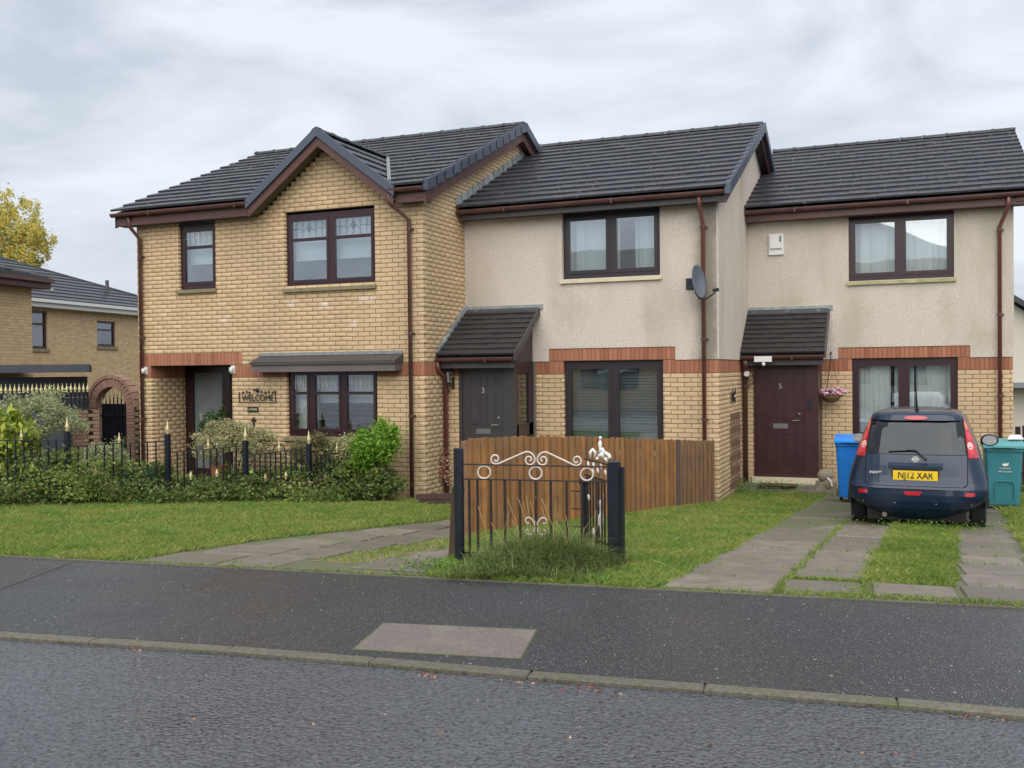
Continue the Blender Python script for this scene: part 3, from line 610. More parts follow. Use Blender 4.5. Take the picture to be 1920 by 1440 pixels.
# porch recess
brp = MB(); mbw = brickwork(HA, bA, 'right', -13.07, lambda z: (YA+.1, 15.12), ZG, 1.65, [], [(YA+.1, 15.12, 1.65, 1.868)], rA); mbw.build('porch_wall', m_mortar, HA)
mbw = brickwork(HA, bA, 'left', -11.23, lambda z: (YA+.1, 15.12), ZG, 1.87, [], (), rA); mbw.build('porch_wall', m_mortar, HA)
MB().box(-13.07, -11.23, YA+.02, 15.12, 1.88, 1.95).build('porch_ceiling', m_dkfascia, HA)
MB().box(-13.07, -11.23, YA-.1, 15.2, -.45, -.28).build('porch_step', m_slab, HA)
m_doorglass = M('obscured_glass', (.20, .23, .23), .25, c2=(.14, .16, .17), nscale=6)
dA = MB().box(-13.06, -12.98, 15.12, 15.2, -.28, 1.86).box(-12.98, -11.24, 15.12, 15.2, 1.74, 1.86).box(-12.2, -12.0, 15.115, 15.2, -.28, 1.74).box(-11.32, -11.24, 15.12, 15.2, -.28, 1.74).box(-12.98, -11.32, 15.12, 15.2, -.28, -.1).box(-13.05, -12.88, 15.105, 15.2, -.1, 1.74).build('door', m_rose, HA)
MB().box(-12.88, -12.2, 15.15, 15.16, -.1, 1.74).build('pane', m_doorglass, dA); MB().box(-12.0, -11.32, 15.15, 15.16, -.1, 1.74).build('pane', m_doorglass, dA)
mm = MB()
for k in range(7): mm.tube([(-12.62+random.uniform(-.12, .1), 15.148, .2), (-12.6+random.uniform(-.2, .2), 15.146, .5+random.random()*.5)], .004, 4)
mm.build('etched_pattern', m_whitep, dA)
MB().tube([(-12.03, 15.10, .6), (-12.03, 15.06, .6), (-12.13, 15.06, .6)], .012, 6).build('handle', m_gold, dA)
# windows of A
m_leadline = M('lead_came', (.10, .11, .12), .5)
def leading(top, base=m_leadline):
    def f(w, x0, x1, z0, z1, y):
        curt(w, x0, x1, z0, z1, y)
    return f
def lead_pattern(w, X0, X1, cols, z0, z1, Y, mat):
    for a, b in cols:
        mb = MB()
        c = (a+b)/2; zm = z0+(z1-z0)*.52
        for k in (.12, .3, .7, .88): mb.box(a+(b-a)*k-.003, a+(b-a)*k+.003, Y-.004, Y, z0, z1)
        mb.box(a, a+(b-a)*.3, Y-.004, Y, zm-.003, zm+.003); mb.box(a+(b-a)*.7, b, Y-.004, Y, zm-.003, zm+.003); mb.box(c-.003, c+.003, Y-.004, Y, z0, z1)
        for sx in (-1, 1): mb.tube([(c+sx*(b-a)*.2*t, Y-.003, zm+.035*sin(t*pi*1.6)-.02) for t in (0, .25, .5, .75, 1)], .004, 4); mb.tube([(c+sx*.035*sin(t*pi), Y-.003, zm-.06+.13*t) for t in (0, .25, .5, .75, 1)], .004, 4)
        mb.build('leading', mat, w)
m_voile = M('white_voile', (.88, .92, .95), .9)
w = window(HA, *wA1[:2], wA1[2], wA1[3]-.07, YA, [], top=4.02, sill=m_sill, inner=curtains([(0, 1, .38, 1, m_bluewhite, 0, 'blind')]))
MB().box(wA1[0], wA1[1], YA+.03, YA+.1, 4.431, 4.5).build('head_board', m_dkfascia, w)
lead_pattern(w, 0, 0, [(-12.28, -11.67)], 4.06, 4.3, YA+.07, m_whitep)
w = window(HA, *wA2, YA, [.5], top=4.02, sill=m_sill, inner=curtains([(0, 1, .36, 1, m_voile, 0, 'blind')]), glass=m_glassd)
lead_pattern(w, 0, 0, [(-9.96, -9.27), (-9.08, -8.39)], 4.06, 4.33, YA+.07, m_leadline)
w = window(HA, *wA3, YA, [.255, .61], top=1.37, sill=m_sill, inner=curtains([(0, .25, 0, 1, m_net, 5, 'curtain'), (.26, 1, .48, 1, m_bluewhite, 0, 'blind')]))
lead_pattern(w, 0, 0, [(-9.97, -9.68), (-9.5, -9.08), (-8.85, -8.4)], 1.44, 1.66, YA+.07, m_whitep)
# lead-covered canopy over the ground window
cn = MB().prism([(-10.6, YA-.02, 1.98), (-10.6, YA-.26, 1.90), (-10.6, YA-.27, 1.74), (-10.6, YA-.02, 1.74)], (2.82, 0, 0)).build('window_canopy', M('grey_brown_board', (.10, .085, .085), .6, c2=(.14, .115, .11), nscale=3), HA)
MB().prism([(-10.62, YA-.012, 2.02), (-10.62, YA-.29, 1.915), (-10.62, YA-.29, 1.86), (-10.62, YA-.012, 1.90)], (2.86, 0, 0)).build('canopy_top', m_dkfascia, cn)
MB().box(-10.61, -7.77, YA-.03, YA+.004, 2.02, 2.075).build('flashing', m_lead, cn)
# roof A
TA = Pieces('roof_tile', m_tile, HA, .004)
def cutA(a, b, sm):
    z = ZEA+sm*(ZRA-ZEA)/sqrt((YRA-YEA)**2+(ZRA-ZEA)**2); hw = (AZ-.03-z)/AS
    return [(a, b)] if hw <= 0 else [(a, AX-hw-(XA0-.28)), (AX+hw-(XA0-.28), b)]
roof_std(HA, TA, XA0-.28, XA1+.2, YEA, ZEA, YRA, ZRA, 14, cutA, gap=(AX-1.36, AX+1.36))
barge(HA, XA1+.19, YEA+.05, ZEA, YRA, ZRA, m_brown2, .2, .19)
MB().prism([(XA0-.26, YEA+.05, ZEA-.28), (XA0-.26, YEA+.05, ZEA-.08), (XA0-.26, YRA, ZRA-.08), (XA0-.26, YRA, ZRA-.28)], (.02, 0, 0)).build('bargeboard', m_brown2, HA)
MB().box(XA0-.24, -10.62, 13.97, 14.18, 4.46, 4.5).box(-7.72, XA1+.16, 13.97, 14.18, 4.46, 4.5).build('soffit', m_dkfascia, HA)
MB().box(XA0-.25, -10.55, 13.94, 13.965, 4.455, 4.66).build('fascia', m_brown2, HA); MB().box(-7.78, XA1+.17, 13.94, 13.965, 4.455, 4.66).build('fascia', m_brown2, HA)
gutter(HA, XA0-.28, -10.56, 13.87, 4.645); gutter(HA, -7.83, XA1+.19, 13.87, 4.645)
# cross gable roof
hw = 1.42; sl_ = hw*sqrt(1+AS*AS); c_, s_ = 1/sqrt(1+AS*AS), AS/sqrt(1+AS*AS)
vy = lambda z: YEA+(z-ZEA)*(YRA-YEA)/(ZRA-ZEA)
zb_ = AZ-.04-hw*AS
roof_plane(TA, (AX+hw, YEA-.02, zb_), (0, 1, 0), (-c_, 0, s_), (s_, 0, c_), 4, sl_, 6, lambda a, b, sm: [(0, max(.06, vy(zb_+sm*s_)-YEA+.12))])
roof_plane(TA, (AX-hw, YEA-.02, zb_), (0, -1, 0), (c_, 0, s_), (-s_, 0, c_), 4, sl_, 6, lambda a, b, sm: [(-max(.06, vy(zb_+sm*s_)-YEA+.12), 0)])
MB().prism([(AX-hw, YEA, zb_-.05), (AX, YEA, AZ-.09), (AX+hw, YEA, zb_-.05), (AX+hw, YEA, zb_-.03), (AX, YEA, AZ-.06), (AX-hw, YEA, zb_-.03)], (0, 2.6, 0)).build('gable_deck', m_tiledk, HA)
ridge(HA, (AX, YEA-.05, AZ), (AX, vy(AZ)+.1, AZ), .09)
for sx in (-1, 1):
    q = lambda d, z, X=0: (AX+sx*d, YEA-.06, z)
    MB().prism([q(0, AZ+.085), q(hw+.03, AZ+.085-(hw+.03)*AS), q(hw+.03, AZ-.075-(hw+.03)*AS), q(0, AZ-.075)], (0, .05, 0)).build('verge_trim', m_cap, HA)
    MB().prism([(AX+sx*0, YEA-.015, AZ-.06), (AX+sx*(hw-.0), YEA-.015, AZ-.06-(hw)*AS), (AX+sx*(hw-.0), YEA-.015, AZ-.235-(hw)*AS), (AX, YEA-.015, AZ-.235)], (0, .03, 0)).build('bargeboard', m_brown2, HA)
    MB().prism([(AX, YEA+.02, AZ-.13), (AX+sx*(hw+.02), YEA+.02, AZ-.13-(hw+.02)*AS), (AX+sx*(hw+.02), YEA+.02, AZ-.15-(hw+.02)*AS), (AX, YEA+.02, AZ-.15)], (0, .285, 0)).build('soffit', M('mossy_soffit', (.13, .12, .07), .8, c2=(.10, .08, .05), nscale=6), HA)
MB().tube([(AX+(AZ-z)/AS+.0, vy(z)-.01, z+.055) for z in (5.66, 5.4, 5.1, 4.8)], .035, 6).build('valley_lead', m_lead, HA)
pipe(HA, [(-13.28, 13.9, 4.62), (-13.28, 13.95, 4.42), (-13.23, 14.13, 4.22), (-13.23, 14.13, -.35)], brackets=(3.9, 2.4, .9))
pipe(HA, [(-7.95+.12, 13.87, 4.6), (-7.83, 13.9, 4.45), (-7.6, 14.13, 4.2), (-7.6, 14.13, -.36)], brackets=(4.05, 2.35, 1.0))
# lead steps where B's roof meets A's side wall
YRB, ZRB, YEB, ZEB = 19.5, 6.42, 15.45, 4.55
for j in range(17):
    f = j/17; y = YEB+.02+(YRB-YEB)*f; z = ZEB+(ZRB-ZEB)*f
    MB().prism([(XA1+.004, y, z+.0), (XA1+.004, y-.05, z+.19), (XA1+.004, y+.15, z+.26), (XA1+.004, y+.22, z+.10)], (.016+.004*(j % 2), 0, 0)).build('lead_step', m_lead, HA)
bA.done(); rA.done(); TA.done()
def walllamp(X, z, Y, label):
    t = thing('wall_lamp', (X, Y, z), label, 'lamp', 'white bulkhead lamps beside the recessed porch')
    MB().box(X-.04, X+.04, Y-.03, Y-.002, z-.06, z+.08).build('back_plate', m_whitep, t)
    MB().lathe((X, Y-.07, z-.06), [(.02, .02), (.036, .03), (.038, .09), (.03, .11)], 12).build('lamp_glass', M('opal_glass', (.72, .72, .68), .3), t, smooth=True)
walllamp(-13.18, 1.78, YA, 'small white wall lamp left of the recessed porch, next to the left brown downpipe')
walllamp(-11.19, 1.78, YA, 'small white wall lamp at right edge of the recessed porch')
# welcome sign, name plate, little ornament
t = thing('welcome_sign', (-10.67, YA, 1.3), 'black wrought metal sign reading WELCOME with flower heads, on buff brick', 'sign')
text('WELCOME', .15, M('sign_iron', (.03, .028, .025), .6), t, (-10.67, YA-.02, 1.285), (1, 0, 0), (0, 0, 1), .005, sx=.93)
mb = MB().bar((-11.06, YA-.02, 1.21), (-11.06, YA-.02, 1.40), .012).bar((-10.29, YA-.02, 1.21), (-10.29, YA-.02, 1.40), .012).bar((-11.07, YA-.02, 1.21), (-10.28, YA-.02, 1.21), .008)
mb.build('frame', m_black, t)
for i, x in enumerate((-10.98, -10.90, -10.84, -10.74, -10.67, -10.58, -10.5, -10.43, -10.35, -10.30)): MB().sph((x, YA-.02, 1.385+.035*(i in (3, 4))+.012*(i % 2)), (.022+.02*(i == 4), .012, .022+.02*(i == 4)), 7, 5).build('flower', m_black, t)
t = thing('house_name_plate', (-10.78, YA, 1.09), 'small black oblong name plate with pale lettering under the welcome sign', 'sign')
MB().box(-10.895, -10.665, YA-.018, YA-.004, 1.04, 1.13).build('plate', m_black, t); text('LYNNE', .058, M('brass_letters', (.6, .55, .35), .4), t, (-10.78, YA-.022, 1.085), (1, 0, 0), (0, 0, 1), .002, sx=1.15)
t = thing('wall_ornament', (-10.76, YA, .85), 'small dark iron cross-shaped ornament on the bricks below the name plate', 'ornament')
MB().prism([(-10.765, YA-.015, .95), (-10.70, YA-.015, .88), (-10.765, YA-.015, .86), (-10.83, YA-.015, .88)], (0, .01, 0)).build('leaf_shape', m_rust, t); MB().box(-10.78, -10.752, YA-.02, YA-.004, .74, .92).build('stem', m_rust, t)

# ---------------------------------------------------------------- HOUSE B (middle)
XB0, XB1, YB = -7.38, -2.9, 15.8
HB = thing('rendered_house', (-5.1, YB, -.45), 'middle terraced house, beige roughcast above buff brick, grey door numbered 3', 'house', 'houses of the terrace')
def harl_wall(P, X0, X1, Y, z0, z1, holes, mat, steps=()):
    """rendered panel with holes, standing 12 mm proud of the brick face, cut on a grid"""
    zs = sorted({z0, z1}|{z for h in list(holes)+list(steps) for z in h[2:4] if z0 < z < z1}); xs = sorted({X0, X1}|{x for h in list(holes)+list(steps) for x in h[:2] if X0 < x < X1}); mb = MB()
    for za, zb in zip(zs[:-1], zs[1:]):
        run = None
        for xa, xb in zip(xs[:-1], xs[1:]):
            xm, zm = (xa+xb)/2, (za+zb)/2; bad = any(h[0] < xm < h[1] and h[2] < zm < h[3] for h in list(holes)+list(steps))
            if bad:
                if run: mb.box(run[0], run[1], Y-.012, Y+.1, za, zb); run = None
            else: run = (run[0], xb) if run else (xa, xb)
        if run: mb.box(run[0], run[1], Y-.012, Y+.1, za, zb)
    return mb.build('rendered_wall', mat, P)
wB1 = (-5.54, -3.84, 3.27, 4.40); wB2 = (-5.54, -3.81, .35, 1.868)
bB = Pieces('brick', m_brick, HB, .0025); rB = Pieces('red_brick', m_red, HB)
redB = [(-6.05, -5.80, 1.65, 1.865), (-5.80, -3.60, 1.875, 2.085), (-5.80, -5.54, 1.65, 1.865), (-3.81, -3.60, 1.65, 1.865), (-3.60, XB1, 1.65, 1.865)]
brickwork(HB, bB, 'front', YB, lambda z: (-6.06, XB1), ZG, 1.65, [wB2], (), rB, u_ref=.03).build('wall', m_mortar, HB)
brickwork(HB, bB, 'front', YB, lambda z: (-6.06, XB1) if z < 1.87 else (-5.8, -3.6), 1.65, 2.088, [wB2], redB, rB).build('band_backing', m_redm, HB)
MB().box(XB0, -6.06, YB, YB+.1, ZG, 1.87).build('wall', m_int, HB)
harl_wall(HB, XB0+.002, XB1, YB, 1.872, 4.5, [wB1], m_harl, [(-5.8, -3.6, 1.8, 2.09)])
brickwork(HB, bB, 'right', XB1, lambda z: (YB+.101, 18.8), ZG, 1.65, [], (), rB).build('side_wall', m_mortar, HB)
brickwork(HB, bB, 'right', XB1, lambda z: (YB+.101, 18.2), 1.65, 1.868, [], [(YB+.101, 18.19, 1.65, 1.865)], rB).build('side_band_backing', m_redm, HB)
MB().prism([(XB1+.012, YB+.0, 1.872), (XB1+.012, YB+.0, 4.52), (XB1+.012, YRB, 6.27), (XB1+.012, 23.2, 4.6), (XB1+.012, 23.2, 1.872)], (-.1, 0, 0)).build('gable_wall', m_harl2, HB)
MB().bar((XB1-.004, YB-.004, 1.88), (XB1-.004, YB-.004, 4.45), .022).build('corner_bead', M('corner_bead_grey', (.52, .50, .45), .8), HB)
shell(HB, XB0, XB1, YB, 23.2, 4.44)
window(HB, *wB1, YB, [.5], fr=m_bfr, sill=m_cream, inner=curtains([(0, .56, 0, 1, m_net, 5, 'curtain'), (.72, 1, .05, 1, m_net, 3, 'curtain')]), glass=m_glassd, sw=.06)
window(HB, *wB2, YB, [.5], fr=m_bfr, sill=m_cream, inner=venetian, glass=m_glass, sw=.06)
TB = Pieces('roof_tile', m_tile, HB, .004)
roof_std(HB, TB, XB0+.03, XB1+.2, YEB, ZEB, YRB, ZRB, 14)
barge(HB, XB1+.19, YEB+.05, ZEB, YRB, ZRB, m_brown, .14, .18, m_bfr)
MB().box(XB0+.03, XB1+.17, YEB+.09, YEB+.115, 4.41, 4.52).box(XB0+.03, XB1+.17, YEB+.06, YEB+.085, 4.36, 4.50).build('fascia', m_dkfascia, HB); MB().box(XB0+.03, XB1+.15, YEB+.12, YB-.014, 4.38, 4.42).build('soffit', m_dkfascia, HB)
gutter(HB, XB0+.03, XB1+.17, YEB-.01, 4.49)
pipe(HB, [(-3.13, 15.47, 4.45), (-3.13, 15.5, 4.32), (-3.12, 15.73, 4.02), (-3.12, 15.73, -.4)], brackets=(4.0, 2.2, .9), mat=M('red_brown_pipe', (.15, .055, .045), .35))
# porch of B
YP = 14.95
brickwork(HB, bB, 'front', YP, lambda z: (XB0, -7.12), ZG, 1.65, [], (), rB, u_ref=.1).build('porch_wall', m_mortar, HB)
brickwork(HB, bB, 'front', YP, lambda z: (XB0, -7.12), 1.65, 1.868, [], [(XB0, -7.12, 1.65, 1.865)], rB).build('porch_band', m_redm, HB)
bB.done(); rB.done()
def panel_door(P, X0, X1, Z0, Z1, Y, mat, number, panels, letter, handle_x, frame_mat):
    d = MB().box(X0, X1, Y, Y+.05, Z0, Z1).build('door', mat, P); W_ = X1-X0; xs = ((X0+W_*.16, X0+W_*.44), (X0+W_*.56, X0+W_*.84))
    for (za, zb) in panels:
        for (xa, xb) in xs:
            m = MB(); fr = .022
            m.box(xa, xb, Y-.010, Y-.001, za, za+fr); m.box(xa, xb, Y-.010, Y-.001, zb-fr, zb); m.box(xa, xa+fr, Y-.010, Y-.001, za+fr, zb-fr); m.box(xb-fr, xb, Y-.010, Y-.001, za+fr, zb-fr); m.box(xa+.045, xb-.045, Y-.008, Y-.001, za+.045, zb-.045)
            m.build('door_panel', mat, d)
    c = (X0+X1)/2; MB().box(c-.13, c+.13, Y-.012, Y-.002, letter[0], letter[1]).box(c-.11, c+.11, Y-.018, Y-.013, letter[0]+.015, letter[1]-.015).build('letterbox', M('steel_letterbox', (.22, .23, .24), .35, metal=.6), d)
    text(number, .13, M('silver_numeral', (.42, .40, .38), .4), d, (c, Y-.006, (panels[0][0]+panels[1][1])/2), (1, 0, 0), (0, 0, 1), .003, 'door_number')
    MB().tube([(handle_x, Y, panels[1][0]+.0), (handle_x, Y-.04, panels[1][0]), (handle_x-.12, Y-.04, panels[1][0]-.005)], .01, 6).tube([(handle_x, Y, panels[1][0]+.12), (handle_x, Y-.012, panels[1][0]+.12)], .018, 8).build('handle', M('chrome_handle', (.6, .58, .52), .25, metal=.8), d)
    return d
PB = MB().box(-7.12, -7.06, YP-.01, YP+.08, -.5, 1.80).box(-6.30, -6.10, YP-.01, YP+.08, -.5, 1.80).box(-7.06, -6.30, YP-.01, YP+.08, 1.72, 1.80).build('porch_frame', m_door3, HB)
panel_door(HB, -7.06, -6.30, -.40, 1.72, YP+.02, m_door3, '3', [(1.44, 1.66), (.82, 1.34), (-.1, .60)], (.66, .75), -6.40, m_door3)
sp = MB().box(-6.16, -6.10, YP+.081, YB-.001, 1.68, 1.80).box(-6.16, -6.10, YP+.081, YB-.001, .62, .82).box(-6.16, -6.10, YP+.081, YB-.001, -.5, -.2).box(-6.16, -6.10, YP+.081, YP+.16, -.2, 1.68).box(-6.16, -6.10, YB-.2, YB-.001, -.2, 1.68).build('porch_side', m_bfr, HB)
for za, zb in ((-.2, .62), (.82, 1.68)): MB().box(-6.135, -6.125, YP+.16, YB-.2, za, zb).build('pane', m_glass, sp)
MB().prism([(-6.10, YP, 1.801), (-6.10, YB-.014, 1.801), (-6.10, YB-.014, 2.66), (-6.10, YP, 2.02)], (-.03, 0, 0)).build('porch_cheek', m_bfr, HB)
def canopy(P, X0, X1, Ye, Yw, ze, zt, rows, name):
    sl_ = sqrt((Yw-Ye)**2+(zt-ze)**2); s = np.array([0, (Yw-Ye)/sl_, (zt-ze)/sl_]); n = np.array([0, -s[2], s[1]])
    deck = MB().prism([(X0, Ye+.01, ze-.02), (X0, Yw-.014, zt-.015), (X0, Yw-.014, zt-.09), (X0, Ye+.01, ze-.08)], (X1-X0, 0, 0)).build('canopy_roof', m_tiledk, P)
    T = Pieces('canopy_tile', m_tiledk, deck, .004); roof_plane(T, (X0, Ye, ze), (1, 0, 0), s, n, X1-X0, sl_, rows, lambda a, b, m: [(a, b)], w=.24); T.done()
    MB().box(X0+.02, X1-.02, Ye+.05, Ye+.075, ze-.20, ze-.02).build('fascia', m_dkfascia, P); gutter(P, X0, X1-.01, Ye-.02, ze-.06)
    MB().box(X0-.02, X1+.08, Yw-.035, Yw-.013, zt+.02, zt+.10).build('flashing', m_lead, deck)
    mb = MB().prism([(X0, Yw-.03, zt+.055), (X0, Yw-.14, zt-.03), (X0, Yw-.14, zt-.05), (X0, Yw-.03, zt+.03)], (X1-X0, 0, 0)); mb.build('flashing', m_ridge, deck)
    MB().prism([(X1, Ye, ze-.09), (X1, Ye, ze+.05), (X1, Yw-.02, zt+.05), (X1, Yw-.02, zt-.09)], (.03, 0, 0)).build('verge_strip', m_dkfascia, deck)
    return deck
ck = canopy(HB, XB0+.02, -5.98, 14.62, YB, 1.97, 2.76, 9, 'b')
for j in range(6):
    y = 14.66+1.1*j/6; z = 1.99+.8*j/6; MB().prism([(XB0+.012, y, z), (XB0+.012, y-.02, z+.14), (XB0+.012, y+.2, z+.24), (XB0+.012, y+.21, z+.12)], (.03+.004*(j % 2), 0, 0)).build('side_flashing', m_lead, ck)
pipe(HB, [(-7.40+.05, 14.60, 1.88), (-7.35, 14.62, 1.75), (-7.33, 14.86, 1.62), (-7.33, 14.86, -.40)], r=.04, brackets=(1.4,), mat=M('red_brown_pipe', (.15, .055, .045), .35))
TB.done()
# things hung on B
t = thing('wall_lantern', (-7.22, YP, 1.66), 'black coach lantern beside the grey door numbered 3', 'lantern')
MB().bar((-7.22, YP-.01, 1.42), (-7.22, YP-.01, 1.62), .03).tube([(-7.22, YP-.02, 1.5), (-7.22, YP-.14, 1.46), (-7.22, YP-.17, 1.52)], .012, 6).build('bracket', m_black, t)
MB().lathe((-7.22, YP-.17, 1.72), [(.10, 0), (.085, .02), (.03, .07), (.015, .08), (.01, .14)], 6).build('lamp_shade', m_black, t); MB().lathe((-7.22, YP-.17, 1.53), [(.035, 0), (.06, .18)], 6).build('lamp_glass', m_glassd, t)
MB().lathe((-7.22, YP-.17, 1.50), [(.02, 0), (.045, .02), (.04, .035)], 6).build('base', m_black, t)
t = thing('satellite_dish', (-3.2, YB, 3.1), 'grey satellite dish fixed to roughcast wall over the brown downpipe', 'satellite dish')
cx, cy, cz = -3.17, 15.42, 3.09; dn = np.array([.93, -.33, .16]); dn /= np.linalg.norm(dn); de = np.cross(dn, (0, 0, 1.)); de /= np.linalg.norm(de); du = np.cross(de, dn)
m_dish = M('dish_grey', (.085, .10, .125), .45, c2=(.12, .14, .165), nscale=5); V = []; Fq = []; R_ = 8; N_ = 24
for lay in (0, 1):
    for i in range(R_+1):
        r = i/R_
        for j in range(N_): a = 2*pi*j/N_; p = np.array([cx, cy, cz])+de*.20*r*cos(a)+du*.275*r*sin(a)+dn*(.06*r*r-.012*lay); V.append(p)
def vi(l, i, j): return l*(R_+1)*N_+i*N_+j % N_
for l in (0, 1):
    for i in range(R_):
        for j in range(N_): Fq.append((vi(l, i, j), vi(l, i, j+1), vi(l, i+1, j+1), vi(l, i+1, j)))
for j in range(N_): Fq.append((vi(0, R_, j), vi(0, R_, j+1), vi(1, R_, j+1), vi(1, R_, j)))
o = fastmesh('dish', V, Fq, m_dish, t); o.data.polygons.foreach_set('use_smooth', [True]*len(o.data.polygons))
c0 = np.array([cx, cy, cz])
MB().tube([c0-du*.27, c0-du*.30+dn*.12, c0-du*.24+dn*.30], .012, 6).tube([c0-du*.15-dn*.05, c0-du*.27+dn*.02], .012, 5).build('arm', m_black, t); q = c0-du*.20+dn*.32; MB().ob(q, dn, de, du, .045, .025, .025).build('receiver', m_black, t)
MB().tube([c0-dn*.02, c0-dn*.14+(0, .1, 0), (cx-.16, YB-.02, cz+.02)], .02, 6).box(cx-.24, cx-.1, YB-.03, YB-.013, cz-.08, cz+.1).ob(c0-dn*.07, dn, de, du, .04, .05, .06).build('bracket', m_black, t)
# side wall of B: trellis and butterfly
t = thing('wall_trellis', (XB1, 17.1, .5), 'narrow brown expanding trellis fixed to the side wall by the maroon door', 'trellis')
yz = lambda x, y: atX(x, y, XB1+.03)
m_trel = M('trellis_wood', (.16, .09, .06), .8)
y0t, y1t, z0t, z1t = 16.75, 17.75, -.35, .95
for dr in (-1, 1):
    for k in range(-6, 9):
        pts = []
        a = np.array([y0t+k*.16, z0t]) if dr > 0 else np.array([y1t-k*.16, z0t]); d = np.array([dr*.45, 1.3])
        s0, s1 = 0., 1.
        for lo_, hi_, i_ in ((y0t, y1t, 0),):
            ta, tb = (lo_-a[i_])/d[i_], (hi_-a[i_])/d[i_]; ta, tb = min(ta, tb), max(ta, tb); s0, s1 = max(s0, ta), min(s1, tb)
        if s1-s0 > .08: p = a+d*s0; q = a+d*s1; MB().bar((XB1+.02+.012*(dr > 0), p[0], p[1]), (XB1+.02+.012*(dr > 0), q[0], q[1]), .022, .011).build('slat', m_trel, t)
t = thing('butterfly_ornament', (XB1, 17.0, 1.25), 'brown metal butterfly ornament on the brick side wall above the trellis', 'ornament'); yb_, zb2 = 17.0, 1.25
for sx in (-1, 1):
    MB().prism([(XB1+.02, yb_, zb2), (XB1+.04, yb_+sx*.16, zb2+.13), (XB1+.04, yb_+sx*.2, zb2+.03), (XB1+.02, yb_+sx*.05, zb2-.01)], (.006, 0, 0)).prism([(XB1+.02, yb_, zb2-.01), (XB1+.04, yb_+sx*.15, zb2-.04), (XB1+.04, yb_+sx*.12, zb2-.14), (XB1+.02, yb_+sx*.02, zb2-.06)], (.006, 0, 0)).build('wing', m_rust, t)
MB().sph((XB1+.025, yb_, zb2-.01), (.015, .02, .11), 6, 6).build('body', m_rust, t)

# ---------------------------------------------------------------- HOUSE C (right)
XC0, XC1, YC = -2.9, 1.59, 18.8; YRC, ZRC, YEC, ZEC = 22.5, 6.50, 18.45, 4.67
HC = thing('rendered_house', (-.6, YC, -.49), 'right terraced house set back, beige roughcast above buff brick, maroon door numbered 5', 'house', 'houses of the terrace')
wC1 = (-1.08, .67, 3.28, 4.46); wC2 = (-1.03, .72, .30, 1.866)
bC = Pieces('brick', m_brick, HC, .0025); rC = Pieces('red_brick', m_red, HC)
redC = [(-1.56, -1.27, 1.65, 1.862), (-1.27, .92, 1.872, 2.075), (-1.27, -1.03, 1.65, 1.862), (.72, .92, 1.65, 1.862), (.92, XC1, 1.65, 1.862)]
brickwork(HC, bC, 'front', YC, lambda z: (-1.56, XC1), ZG, 1.65, [wC2], (), rC, course=.078, pitch=.234, u_ref=.02).build('wall', m_mortar, HC)
brickwork(HC, bC, 'front', YC, lambda z: (-1.56, XC1) if z < 1.868 else (-1.27, .92), 1.65, 2.078, [wC2], redC, rC, course=.078).build('band_backing', m_redm, HC)
MB().box(XC0, -1.56, YC, YC+.1, ZG, 1.87).build('wall', m_int, HC)
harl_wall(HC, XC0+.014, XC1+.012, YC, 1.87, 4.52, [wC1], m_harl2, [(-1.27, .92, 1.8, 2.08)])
MB().prism([(XC1, YC+.1, ZG), (XC1, YC+.1, 4.5), (XC1, YRC, 6.3), (XC1, 26.2, 4.6), (XC1, 26.2, ZG)], (-.1, 0, 0)).build('side_wall', m_mortar, HC)
MB().box(XC0, XC1, YRC-.05, YRC+.05, 4.5, 6.3).build('attic_wall', m_int, HC)
shell(HC, XC0, XC1, YC, 26.2, 4.46)
window(HC, *wC1, YC, [.5], sill=M('mossy_cream_sill', (.50, .45, .28), .8, c2=(.22, .24, .08), nscale=6), inner=curtains([(0, .5, 0, 1, m_net, 4, 'curtain'), (.5, 1, 0, 1, m_net, 5, 'curtain')]), sw=.06)
window(HC, *wC2, YC, [.5], sill=m_cream, inner=curtains([(.01, .36, 0, 1, m_net, 7, 'curtain'), (.40, .60, 0, 1, m_net, 2, 'curtain'), (.62, .99, 0, 1, m_net, 8, 'curtain')], .02), sw=.06)
TC = Pieces('roof_tile', m_tile, HC, .004)
roof_std(HC, TC, XC0+.02, XC1+.35, YEC, ZEC, YRC, ZRC, 14, caps=(False, False))
barge(HC, XC1+.30, YEC+.05, ZEC, YRC, ZRC, m_brown2, .18, .28)
MB().box(XC0+.02, XC1+.3, YEC+.07, YEC+.095, 4.44, 4.62).build('fascia', m_brown2, HC); MB().box(XC0+.02, XC1+.28, YEC+.1, YC-.014, 4.44, 4.48).build('soffit', m_brown2, HC)
gutter(HC, XC0+.02, XC1+.34, YEC-.0, 4.60)
pipe(HC, [(1.50, 18.45, 4.56), (1.50, 18.48, 4.42), (1.38, 18.73, 4.1), (1.38, 18.73, -.45)], brackets=(4.05, 2.6, 1.2), mat=M('red_brown_pipe', (.15, .055, .045), .35))
YQ = 18.2
brickwork(HC, bC, 'front', YQ, lambda z: (XC0+.012, -2.70), ZG, 1.65, [], (), rC, u_ref=.1).build('porch_wall', m_mortar, HC)
brickwork(HC, bC, 'front', YQ, lambda z: (XC0+.012, -2.70), 1.65, 1.868, [], [(XC0+.012, -2.70, 1.65, 1.862)], rC).build('porch_band', m_redm, HC)
bC.done(); rC.done(); TC.done()
MB().box(-2.70, -2.66, YQ-.01, YQ+.08, -.26, 1.80).box(-1.80, -1.57, YQ-.01, YQ+.08, -.26, 1.80).box(-2.66, -1.80, YQ-.01, YQ+.08, 1.71, 1.80).box(-2.66, -1.80, YQ-.005, YQ+.08, -.26, -.21).build('porch_frame', m_door5, HC)
panel_door(HC, -2.66, -1.80, -.21, 1.71, YQ+.02, m_door5, '5', [(1.43, 1.64), (.77, 1.34), (-.02, .54)], (.62, .71), -1.90, m_door5)
